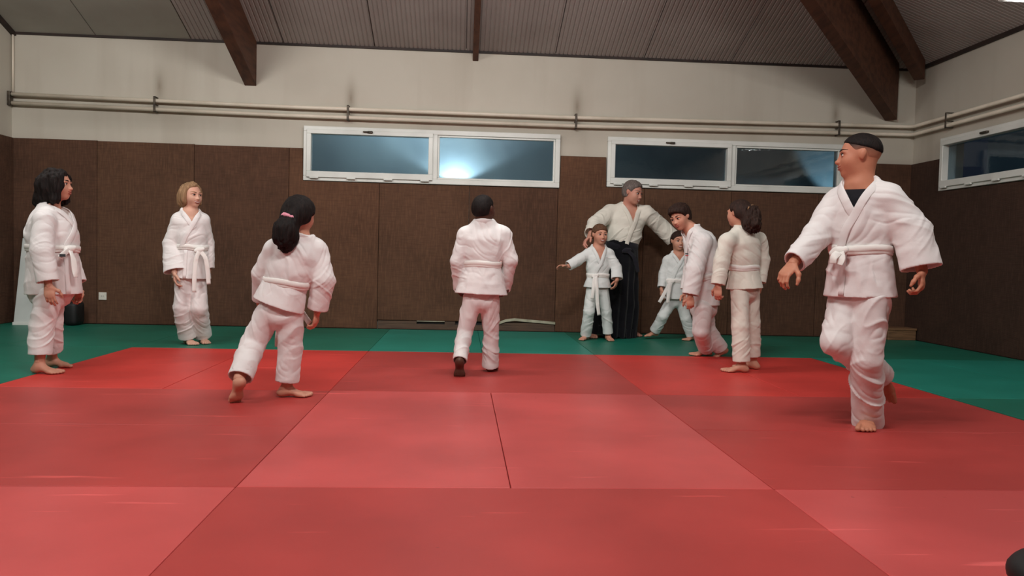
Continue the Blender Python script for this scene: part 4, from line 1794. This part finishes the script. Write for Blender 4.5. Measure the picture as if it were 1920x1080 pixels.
    # ---- trousers or hakama
    if S.get('hakama'):
        hk = S['hakama']
        g = build([(cone(hk[i][0], hk[i + 1][0], hk[i][1], hk[i + 1][1], pe, cutb=(i == len(hk) - 2), cuta=False, cav=(.10, .012) if i == len(hk) - 2 else None), .02) for i in range(len(hk) - 1)], .008)
        P_, Q_ = g.mesh()
        Nn = vnormals(P_, Q_)
        q = P_ - hk[0][0]
        th = np.arctan2(q @ lat, q @ fwd)
        depth = np.clip(-(q @ up) / .5, 0, 1)
        P_ = P_ + Nn * (.014 * depth * np.sin(th * 13 + .6 * vnoise(P_ * 3, 4)) + .012 * vnoise(P_ * 6, 8))[:, None]
        hk_o = to_mesh('hakama', P_, Q_, root, G_BLACK)
    else:
        tr = S['trouser']       # per leg: thigh r, knee r, hem (wide, thin), hem fraction
        pr = []
        wc = T[bi][0]
        hm = (hip[0] + hip[1]) / 2
        dn = _unit(hm - wc)
        pr.append((cone(wc - dn * .01, hm, (T[bi][1] - .022, T[bi][2] - .02), (T[bi][1] - .012, T[bi][2] - .010), pe), 0))
        segs, edges = [], []
        for i in (0, 1):
            t = tr[i]
            t = (t[0] * .90, t[1] * .90, t[2], t[3])
            hem = kn[i] + (an[i] - kn[i]) * t[3]
            lt = S.get('leg_lat', [pe, pe])[i]
            edges.append((hem, _unit(hem - kn[i])))
            pr.append((cone(hip[i], kn[i], (t[0], t[0] * 1.05), (t[1], t[1] * 1.04), lt), .018))
            pr.append((cone(kn[i], hem, (t[1], t[1] * 1.04), t[2], lt, cutb=True, cav=(.06, .009)), .010))
            wl = S.get('leg_wr', 1.0) * .0046
            segs += [(hip[i], kn[i], pe, wl * 1.0, 9, 5, 1.0 if i == 0 else -1.0), (kn[i], hem, pe, wl * 1.25, 13, 4, .6 if i else -.6)]
        g = build(pr, ch)
        P_, Q_ = g.mesh()
        P_ = relax(P_, Q_, 1)
        P_ = wrinkle(P_, vnormals(P_, Q_), segs, S['seed'] + 50, edges)
        to_mesh('trousers', P_, Q_, root, S.get('pants', jm))

    # ---- belt
    bt = S.get('beltmat', G_BELT)
    bw = S.get('belt_w', .036 + .004 * k)
    cen, hw, hd = T[bi]
    cen = cen + up * .0
    X, Nm = [], []
    for a in np.linspace(0, 2 * math.pi, 56, endpoint=False):
        ca, sa = math.cos(a), math.sin(a)
        X.append(cen + pe * hw * ca * 1.015 + np.cross(up, pe) * hd * sa * 1.015 + up * .004 * math.sin(3 * a + S['seed']))
        n_ = pe * ca / hw + np.cross(up, pe) * sa / hd
        Nm.append(_unit(n_))
    belt = ribbon('belt', X, Nm, bw, .007, root, bt, True)
    X2 = [x + up * .010 - n * .001 for x, n in zip(X, Nm)]
    ribbon('second_turn', X2, Nm, bw * .8, .0105, belt, bt, True)
    kd = S.get('knot')
    if kd is not None:
        kp, kn_, = kd['p'], _unit(kd['n'])
        side_ = _unit(np.cross(UPZ, kn_))
        r = .020 * k + .006
        Bk = np.array([side_, kn_, np.cross(side_, kn_)])
        g = build([(ell(kp, (r * 1.5, r * .75, r * 1.05), Bk), 0), (cone(kp - side_ * r * 1.2 - UPZ * r * .35, kp + side_ * r * 1.2 + UPZ * r * .4, r * .62, r * .62), .01)], .0035)
        P_, Q_ = g.mesh()
        to_mesh('knot', P_, Q_, belt, bt)
        for tail in kd['tails']:
            c2 = catmull(tail, 8)
            nm = np.array([kn_ + .25 * side_ * math.sin(j * .35) for j in range(len(c2))])
            ribbon('belt_end', c2, nm, bw * .92 if bw < .06 else .042, .0055, belt, bt)
    for (p, n_, w_, h_, m_) in S.get('patches', []):
        n_ = _unit(n_)
        s_ = _unit(np.cross(UPZ, n_))
        u_ = np.cross(n_, s_)
        bm = bmesh.new()
        vs = [bm.verts.new(p + s_ * a * w_ / 2 + u_ * b * h_ / 2 + n_ * c_) for c_ in (0, .004) for a, b in ((-1, -1), (1, -1), (1, 1), (-1, 1))]
        for q in ((0, 3, 2, 1), (4, 5, 6, 7), (0, 1, 5, 4), (1, 2, 6, 5), (2, 3, 7, 6), (3, 0, 4, 7)):
            bm.faces.new([vs[j] for j in q])
        bm_obj('patch', bm, m_, jacket)
    return root, jacket, Bh, L

# ------------------------------------------------------------------ the ten people
def P_(Y0):
    return lambda x, y, d=0.0: at(x, y, Y0 + d)


def ank(x, y, FL):
    """ankle above a sole that stands on the mat at the photo point (x, y)"""
    return floor_at(x, y) + UPZ * 0.27 * FL


def TT(p, *rows):
    return [(p(*r[:3]), r[3], r[4]) for r in rows]


V = N3
HD = dict      # hand: d, n, t
DOWN = V(0, 0, -1)

# 1 -- girl on the left, in profile
p = P_(5.45)
FL = .205
person(dict(
    label='black-haired girl in a white training suit standing in profile at the far left', base=floor_at(85, 700), stature=1.39, HH=.205, seed=1,
    head=p(107, 346), face=V(1, .02, .02), headup=V(-.05, 0, 1), chest_fwd=V(1, -.12, 0), torso_up=V(.0, 0, 1),
    torso=TT(p, (95, 391, 0, .062, .055), (97, 420, 0, .145, .135), (98, 442, 0, .15, .16), (99, 467, 0, .145, .158), (101, 551, 0, .165, .178)), belt_i=3,
    sh=[p(98, 411, .15), p(82, 412, -.15)], el=[p(122, 468, .2), p(79, 470, -.22)], wr=[p(145, 538, .16), p(91, 535, -.24)],
    hand=[HD(d=V(.2, -.1, -1), n=V(-.3, -.9, 0), t=V(1, 0, 0), curl=.5), HD(d=V(.12, 0, -1), n=V(-.1, 1, 0), t=V(1, 0, .1), curl=.35)],
    hip=[p(97, 545, .085), p(93, 545, -.085)], kn=[p(96, 607, .08), p(79, 610, -.08)], an=[ank(98, 688, FL), ank(74, 700, FL)],
    foot=[HD(f=V(1, -.05, 0)), HD(f=V(1, -.1, 0))], FL=FL,
    sleeves=[(.075, .075, .075, .06), (.078, .078, .072, .062)], sleeve_lat=[V(1, 0, 0), V(1, 0, 0)], cuff=(.9, .9),
    trouser=[(.085, .078, (.072, .068), .74), (.09, .082, (.074, .07), .74)],
    v=.10, skin=S_LIGHT, gi=G_WHITE, hairmat=H_BLACK, hair='bob', hair_opts=dict(length=.64, cover=True, amp=.06), smile=.3,
    knot=dict(p=p(131, 467, -.09), n=V(.9, -.45, 0), tails=[[p(131, 469, -.10), p(137, 485, -.12), p(140, 508, -.13), p(142, 520, -.13)], [p(129, 469, -.11), p(119, 476, -.16), p(112, 484, -.185)]]),
    patches=[(p(117, 479, -.187), V(.55, -.8, .2), .035, .018, MARK)],
))

# 2 -- blonde girl
p = P_(7.05)
FL = .21
person(dict(
    label='girl with dark blonde hair standing upright on the green mat and looking right', base=floor_at(370, 646), stature=1.47, HH=.218, seed=2,
    head=p(359, 366), face=V(.82, -.57, -.04), headup=V(0, 0, 1), chest_fwd=V(.42, -.9, 0), torso_up=V(.03, 0, 1),
    torso=TT(p, (357, 398, 0, .06, .055), (358, 420, 0, .13, .10), (359, 440, 0, .132, .105), (361, 465, 0, .125, .10), (359, 522, 0, .165, .13)), belt_i=3,
    sh=[p(380, 413, .05), p(335, 413, -.03)], el=[p(389, 455, .1), p(321, 458, -.02)], wr=[p(391, 506, .08), p(327, 511, -.13)],
    hand=[HD(d=V(0, -.1, -1), n=V(-.9, .1, 0), t=V(.3, -1, 0), curl=.4), HD(d=V(.15, -.15, -1), n=V(.9, .3, 0), t=V(.3, -1, 0), curl=.5)],
    hip=[p(370, 520, .03), p(347, 520, -.03)], kn=[p(373, 577, -.02), p(341, 577, -.04)], an=[ank(380, 643, FL), ank(352, 645, FL)],
    foot=[HD(f=V(.55, -.85, 0)), HD(f=V(.65, -.75, 0))], FL=FL,
    sleeves=[(.072, .07, .075, .055), (.074, .080, .098, .06)], sleeve_lat=[V(.4, -.9, 0), V(1, -.1, 0)], cuff=(.95, .96),
    trouser=[(.085, .08, (.082, .075), .95), (.085, .08, (.08, .075), .98)],
    v=.10, skin=S_FAIR, gi=G_WHITE, hairmat=H_BLOND, hair='bob', hair_opts=dict(length=.36), smile=.6,
    knot=dict(p=p(374, 469, -.11), n=V(.42, -.9, 0), tails=[[p(374, 470, -.12), p(368, 485, -.145), p(365, 510, -.155), p(364, 548, -.16)], [p(375, 470, -.115), p(385, 484, -.11), p(389, 505, -.10), p(391, 533, -.09)]]),
))

# 3 -- girl with the pink scrunchie, from behind
p = P_(4.55)
FL = .198


def tail3(L, E, HH):
    return [(cone(L(0, -.40, -.10), L(.0, -.56, -.20), .10 * HH, .12 * HH), .03), (cone(L(.0, -.60, -.42), L(-.02, -.56, -.70), .33 * HH, .31 * HH), .05),
            (cone(L(-.02, -.56, -.70), L(-.04, -.54, -.92), .28 * HH, .12 * HH), .05)]


r3, j3, B3, L3 = person(dict(
    label='girl with a black ponytail in a pink scrunchie stepping away, seen from behind', base=floor_at(500, 745), stature=1.34, HH=.205, seed=3,
    head=p(562, 404), face=V(.36, .93, -.04), headup=V(.1, 0, 1), chest_fwd=V(.22, .97, 0), torso_up=V(.30, 0, .95),
    torso=TT(p, (562, 446, 0, .06, .055), (553, 476, 0, .14, .105), (545, 503, 0, .14, .105), (537, 531, 0, .128, .10), (522, 573, 0, .155, .125)), belt_i=3, pelvis_lat=V(-.97, .2, .12),
    sh=[p(516, 468, .0), p(593, 468, .02)], el=[p(490, 512, .06), p(606, 525, .0)], wr=[p(486, 565, .16), p(595, 583, .04)],
    hand=[HD(d=V(.1, .5, -.8), n=V(1, 0, 0), t=V(0, 1, .3), curl=.5), HD(d=V(-.15, .1, -1), n=V(-.9, .2, 0), t=V(-.3, 1, 0), curl=.5)],
    hip=[p(505, 586), p(543, 591)], kn=[p(476, 642, .02), p(545, 652, .04)], an=[at(447, 716, 4.38), ank(537, 744, FL)],
    foot=[HD(f=V(-.42, .50, -.72), free=True), HD(f=V(1, .08, 0))], FL=FL,
    sleeves=[(.07, .065, .05, .045), (.075, .075, .064, .055)], sleeve_lat=[V(0, 1, 0), V(1, 0, 0)], cuff=(.93, .95),
    trouser=[(.085, .077, (.07, .065), .90), (.085, .077, (.07, .065), .84)],
    v=.10, skin=S_LIGHT, gi=G_WHITE, hairmat=H_BLACK, hair='tail', hair_opts=dict(tailprims=tail3, tailamp=.05, o=.085),
    knot=dict(p=p(541, 531, .12), n=V(.2, .97, 0), tails=[[p(541, 531, .13), p(528, 570, .17), p(522, 620, .16), p(521, 650, .15)], [p(543, 531, .13), p(560, 575, .16), p(580, 606, .10)]]),
))


def torus_obj(name, c, axis, R, r, mat, parent):
    a = _unit(axis)
    s = _unit(np.cross(a, V(.3, .2, .9)))
    t = np.cross(a, s)
    bm = bmesh.new()
    rings = []
    for i in range(20):
        th = 2 * math.pi * i / 20
        o = s * math.cos(th) + t * math.sin(th)
        rr = r * (1 + .18 * math.sin(5 * th))
        rings.append([bm.verts.new(c + o * R + (o * math.cos(q) + a * math.sin(q)) * rr) for q in [2 * math.pi * m / 10 for m in range(10)]])
    for i in range(20):
        for m in range(10):
            bm.faces.new([rings[i][m], rings[i][(m + 1) % 10], rings[(i + 1) % 20][(m + 1) % 10], rings[(i + 1) % 20][m]])
    return bm_obj(name, bm, mat, parent, True)


torus_obj('scrunchie', L3(.0, -.53, -.165), L3(0, -.60, -.30) - L3(0, -.42, -.10), .036, .0125, PINK, r3)

# 4 -- boy in the middle, from behind
p = P_(5.58)
FL = .2
person(dict(
    label='dark-skinned boy with cropped black hair walking away in the middle, seen from behind', base=floor_at(895, 702), stature=1.31, HH=.2, seed=4,
    head=p(907, 392), face=V(.58, .81, 0), headup=V(0, 0, 1), chest_fwd=V(.06, 1, 0), torso_up=V(.01, 0, 1),
    torso=TT(p, (907, 420, 0, .062, .055), (907, 450, 0, .155, .105), (906, 473, 0, .142, .105), (905, 496, 0, .127, .10), (902, 551, 0, .192, .14)), belt_i=3,
    sh=[p(873, 441), p(943, 440)], el=[p(858, 490, .0), p(957, 488, .0)], wr=[p(861, 545, .13), p(946, 546, .13)],
    hand=[HD(d=V(.3, .9, -.25), n=V(1, 0, 0), t=V(0, 1, .3), curl=.5), HD(d=V(-.3, .9, -.25), n=V(-1, 0, 0), t=V(0, 1, .3), curl=.5)],
    hip=[p(887, 562), p(918, 562)], kn=[p(871, 621, .04), p(921, 622, .08)], an=[at(862, 678, 5.45), ank(919, 696, FL)],
    foot=[HD(f=V(.02, .55, -.83), free=True), HD(f=V(.25, .95, 0))], FL=FL,
    sleeves=[(.072, .066, .05, .045)] * 2, sleeve_lat=[V(0, 1, 0)] * 2, cuff=(.95, .95),
    trouser=[(.083, .062, (.052, .058), .98), (.083, .064, (.064, .075), 1.06)], leg_wr=1.3,
    v=.10, skin=S_DARK, gi=G_WHITE, hairmat=H_BLACK, hair='crop',
))

# 5 -- the teacher
p = P_(8.40)
FL = .26
person(dict(
    label='smiling man with short grey-brown hair in a white jacket and wide black skirt-trousers', base=floor_at(1150, 634), stature=1.74, HH=.245, seed=5, age='adult',
    head=p(1187, 361, -.07), face=V(.66, -.7, -.24), headup=V(.12, -.1, 1), chest_fwd=V(.18, -.98, 0), torso_up=V(.06, -.02, 1), nk=1.05,
    torso=TT(p, (1179, 387, 0, .08, .07), (1174, 413, 0, .20, .145), (1169, 440, 0, .198, .155), (1166, 462, 0, .17, .145), (1165, 474, 0, .16, .135)), belt_i=3,
    sh=[p(1211, 400, -.02), p(1145, 398, .0)], el=[p(1238, 424, .06), p(1115, 421, -.16)], wr=[p(1264, 449, .06), p(1106, 444, -.34)],
    hand=[HD(d=V(.8, -.1, -.5), n=V(-.2, -.6, -.8), t=V(.2, -.5, .8), curl=.4), HD(d=V(-.55, -.45, -.5), n=V(.35, -.35, -.85), t=V(.5, -.8, .1), curl=.55)],
    hip=[p(1180, 500), p(1150, 500)], kn=[p(1171, 565, -.02), p(1140, 565, .0)], an=[ank(1180, 629, FL), ank(1112, 632, FL)],
    foot=[HD(f=V(.6, -.8, 0)), HD(f=V(-.2, -1, 0))], FL=FL,
    sleeves=[(.105, .10, .10, .085), (.105, .098, .085, .075)], sleeve_lat=[V(0, 0, 1), V(0, 0, 1)], cuff=(.97, .78),
    v=.21, vw=.085, wrap=.3, skin=S_RUDDY, gi=G_CREAM, hairmat=H_GREY, hair='short', hair_opts=dict(fringe=.46), smile=1.0, beltmat=G_BLACKB, belt_w=.075,
    hakama=TT(p, (1166, 459, 0, (.178, .152), 0), (1164, 500, 0, (.195, .165), 0), (1153, 570, 0, (.27, .19), 0), (1146, 628, 0, (.30, .20), 0)) and
    [(p(1166, 459), (.176, .150)), (p(1165, 500), (.19, .165)), (p(1155, 570), (.25, .19)), (p(1146, 629), (.285, .20))],
    knot=dict(p=p(1175, 470, -.17), n=V(.2, -.98, 0), tails=[[p(1177, 470, -.18), p(1188, 482, -.19), p(1194, 500, -.18), p(1196, 510, -.17)]]),
))

# 6 -- small boy in front of the teacher
p = P_(7.98)
FL = .185
person(dict(
    label='small brown-haired boy standing with one arm out in front of the man', base=floor_at(1117, 639), stature=1.21, HH=.205, seed=6,
    head=p(1125, 440, -.02), face=V(.2, -.97, -.05), headup=V(.03, 0, 1), chest_fwd=V(.06, -1, 0), torso_up=V(.0, 0, 1),
    torso=TT(p, (1122, 464, 0, .052, .048), (1121, 483, 0, .12, .085), (1121, 500, 0, .118, .09), (1121, 517, 0, .112, .085), (1120, 539, 0, .148, .115)), belt_i=3,
    sh=[p(1141, 475), p(1103, 475)], el=[p(1156, 502, -.02), p(1084, 488, -.05)], wr=[p(1157, 525, -.08), p(1063, 500, -.10)],
    hand=[HD(d=V(-.3, -.2, -1), n=V(-.8, .4, 0), t=V(-.3, -1, 0), curl=.45), HD(d=V(-1, -.25, .05), n=V(.1, -.5, -.9), t=V(-.1, -.8, .6), curl=.3, spread=.2)],
    hip=[p(1130, 545), p(1110, 545)], kn=[p(1137, 586, .02), p(1104, 584, -.03)], an=[ank(1140, 638, FL), ank(1098, 637, FL)],
    foot=[HD(f=V(.12, -1, 0)), HD(f=V(-.55, -.85, 0))], FL=FL,
    sleeves=[(.06, .06, .066, .05), (.062, .06, .056, .048)], sleeve_lat=[V(1, 0, 0), V(0, 0, 1)], cuff=(.9, .88),
    trouser=[(.068, .06, (.054, .054), .90), (.068, .062, (.058, .055), 1.0)],
    v=.15, vw=.062, wrap=.4, skin=S_LIGHT, gi=G_COOL, hairmat=H_BROWN, hair='short', hair_opts=dict(fringe=.38), smile=.8,
    knot=dict(p=p(1116, 517, -.095), n=V(0, -1, 0), tails=[[p(1115, 518, -.105), p(1113, 532, -.13), p(1112, 546, -.135), p(1110, 560, -.13)], [p(1117, 518, -.105), p(1119, 540, -.135), p(1120, 565, -.125), p(1123, 591, -.115)]]),
))

# 7 -- second small boy, partly hidden
p = P_(8.18)
FL = .18
person(dict(
    label='small dark-haired boy with legs apart, partly hidden behind the leaning boy', base=floor_at(1270, 640), stature=1.2, HH=.2, seed=7,
    head=p(1272, 452, -.02), face=V(.05, -1, -.06), headup=V(0, 0, 1), chest_fwd=V(-.1, -1, 0), torso_up=V(.03, 0, 1),
    torso=TT(p, (1272, 477, 0, .052, .048), (1270, 497, 0, .12, .085), (1268, 512, 0, .118, .09), (1266, 527, 0, .112, .088), (1265, 560, 0, .145, .12)), belt_i=3,
    sh=[p(1291, 488), p(1252, 488)], el=[p(1299, 514, .0), p(1244, 512, .02)], wr=[p(1297, 546, -.05), p(1240, 542, -.03)],
    hand=[HD(d=V(0, -.2, -1), n=V(-.9, .1, 0), t=V(0, -1, 0), curl=.4), HD(d=V(0, -.1, -1), n=V(.9, .1, 0), t=V(0, -1, 0), curl=.4)],
    hip=[p(1276, 564), p(1259, 564)], kn=[p(1286, 597, -.02), p(1243, 593, -.03)], an=[ank(1297, 638, FL), at(1227, 622, 8.28)],
    foot=[HD(f=V(-.75, -.6, 0)), HD(f=V(-.95, -.25, -.05), free=True)], FL=FL,
    sleeves=[(.06, .058, .055, .048), (.06, .058, .058, .048)], cuff=(.9, .9),
    trouser=[(.068, .062, (.06, .056), .97), (.068, .062, (.06, .056), .93)],
    v=.08, skin=S_LIGHT, gi=G_COOL, hairmat=H_DARK, hair='short', hair_opts=dict(fringe=.40), smile=.7,
    knot=dict(p=p(1258, 529, -.10), n=V(-.1, -1, 0), tails=[[p(1257, 530, -.11), p(1250, 542, -.13), p(1243, 555, -.135), p(1236, 567, -.135)], [p(1258, 530, -.11), p(1255, 543, -.135), p(1253, 556, -.14), p(1252, 568, -.14)]]),
))

# 8 -- leaning boy
p = P_(6.72)
FL = .205
person(dict(
    label='brown-haired boy leaning forward to the left with knees bent, head down', base=floor_at(1325, 668), stature=1.38, HH=.212, seed=8,
    head=p(1276, 407), face=V(-.74, -.56, -.34), headup=V(-.35, -.05, .9), chest_fwd=V(-.88, -.42, -.15), torso_up=V(-.25, 0, .97),
    torso=TT(p, (1296, 430, 0, .06, .055), (1312, 459, 0, .15, .135), (1317, 487, 0, .15, .142), (1318, 521, 0, .135, .13), (1318, 572, 0, .155, .135)), belt_i=3,
    sh=[p(1318, 453, -.14), p(1302, 450, .15)], el=[p(1303, 505, -.21), p(1295, 505, .18)], wr=[p(1294, 556, -.24), p(1288, 548, .15)],
    hand=[HD(d=V(.1, .05, -1), n=V(.2, .9, 0), t=V(-1, .1, 0), curl=.65), HD(d=V(-.1, 0, -1), n=V(0, -.9, 0), t=V(-1, 0, 0), curl=.5)],
    hip=[p(1318, 577, -.085), p(1320, 577, .085)], kn=[p(1314, 620, -.09), p(1326, 620, .06)], an=[ank(1324, 667, FL), at(1352, 655, 6.84)],
    foot=[HD(f=V(-1, -.12, 0)), HD(f=V(-.85, -.05, -.5), free=True)], FL=FL,
    sleeves=[(.095, .088, .078, .06), (.075, .07, .07, .055)], sleeve_lat=[V(1, 0, 0), V(1, 0, 0)], cuff=(.94, .9),
    trouser=[(.092, .078, (.074, .068), .92), (.092, .080, (.078, .07), .95)],
    v=.12, skin=S_LIGHT, gi=G_WHITE, hairmat=H_DARK, hair='mop', hair_opts=dict(fringe=.42), smile=.5,
    patches=[(p(1288, 476, -.155), V(-.75, -.65, .1), .028, .010, MARK), (p(1288, 479.5, -.155), V(-.75, -.65, .1), .028, .008, MARKR)],
))

# 9 -- girl with the curly ponytail
p = P_(5.95)
FL = .205


def tail9(L, E, HH):
    return [(cone(L(0, -.42, .22), L(.0, -.58, .14), .11 * HH, .13 * HH), .02), (cone(L(.0, -.66, -.02), L(.0, -.64, -.36), .24 * HH, .33 * HH), .05),
            (ell(L(.0, -.60, -.50), (.32 * HH, .25 * HH, .2 * HH)), .05)]


r9, j9, B9, L9 = person(dict(
    label='girl with a curly dark ponytail standing on the red mat, back half turned', base=floor_at(1390, 697), stature=1.36, HH=.2, seed=9,
    head=p(1385, 400), face=V(-.56, .83, 0), headup=V(.05, 0, 1), chest_fwd=V(-.5, .86, 0), torso_up=V(.0, 0, 1),
    torso=TT(p, (1392, 431, 0, .06, .052), (1394, 456, 0, .14, .105), (1395, 479, 0, .132, .105), (1395, 503, 0, .118, .10), (1396, 541, 0, .152, .135)), belt_i=3,
    sh=[p(1364, 452, -.09), p(1423, 451, .09)], el=[p(1353, 490, -.1), p(1430, 487, .09)], wr=[p(1346, 536, -.12), p(1424, 532, .06)],
    hand=[HD(d=V(.05, .05, -1), n=V(.7, .7, 0), t=V(-.7, .7, 0), curl=.6), HD(d=V(-.2, .2, -1), n=V(-.6, -.5, 0), t=V(-.7, .7, 0), curl=.4)],
    hip=[p(1387, 546, -.05), p(1406, 546, .05)], kn=[p(1388, 612, -.08), p(1410, 607, .06)], an=[ank(1390, 698, FL), ank(1411, 692, FL)],
    foot=[HD(f=V(-1, .06, 0)), HD(f=V(-.8, .5, 0))], FL=FL,
    sleeves=[(.072, .066, .058, .052), (.07, .062, .052, .046)], sleeve_lat=[V(1, 0, 0), V(1, 0, 0)], cuff=(.95, .95),
    trouser=[(.076, .073, (.068, .066), .90), (.076, .07, (.062, .06), .84)],
    v=.10, skin=S_LIGHT, gi=G_CREAM, hairmat=H_DARK, hair='tail', hair_opts=dict(tailprims=tail9, tailamp=.10),
))
torus_obj('hair_tie', L9(0, -.54, .165), L9(0, -.60, .10) - L9(0, -.44, .20), .0315, .0055, H_BLOND, r9)

# 10 -- tall boy on the right
p = P_(3.85)
FL = .235
person(dict(
    label='tall boy with a faded haircut striding in the right foreground, arms swinging', base=floor_at(1625, 806), stature=1.55, HH=.226, seed=10, h=.0042,
    head=p(1610, 293, .0), face=V(-.93, .34, .0), headup=V(0, 0, 1), chest_fwd=V(-.64, -.77, 0), torso_up=V(.0, 0, 1),
    torso=TT(p, (1612, 346, 0, .07, .06), (1616, 388, 0, .165, .118), (1614, 428, 0, .155, .118), (1613, 470, 0, .145, .112), (1612, 556, 0, .178, .138)), belt_i=3,
    sh=[p(1664, 376, -.09), p(1572, 380, .09)], el=[p(1710, 436, -.14), p(1530, 444, .04)], wr=[p(1729, 508, -.2), p(1487, 494, -.06)],
    hand=[HD(d=V(-.15, -.25, -.95), n=V(-.75, .6, .1), t=V(-.6, -.8, 0), curl=.75), HD(d=V(-.62, -.25, -.7), n=V(.6, .4, -.5), t=V(-.2, -1, .2), curl=.6)],
    hip=[p(1634, 560, -.06), p(1590, 560, .06)], kn=[p(1624, 672, -.05), p(1567, 640, -.02)], an=[ank(1626, 800, FL), at(1657, 708, 4.12)],
    foot=[HD(f=V(-.52, -.85, 0)), HD(f=V(.25, .15, -.95), u=V(-.5, -.8, 0), free=True)], FL=FL,
    slim=.95, sleeves=[(.085, .09, .105, .07), (.078, .072, .065, .058)], sleeve_lat=[V(1, -.2, 0), V(0, 0, 1)], cuff=(.93, .95),
    trouser=[(.10, .088, (.082, .078), 1.16), (.10, .085, (.075, .07), .93)], leg_wr=1.35, wr_amp=1.2,
    v=.145, vw=.082, wrap=.4, skin=S_TAN, gi=G_WHITE, hairmat=H_BLACK, hair='fade', smile=.2, shirt=True,
    nk=1.08, knot=dict(p=p(1573, 472, -.075), n=V(-.75, -.66, 0), tails=[[p(1572, 474, -.10), p(1564, 482, -.11), p(1562, 494, -.11)], [p(1576, 474, -.10), p(1578, 486, -.12), p(1574, 497, -.12)]]),
))
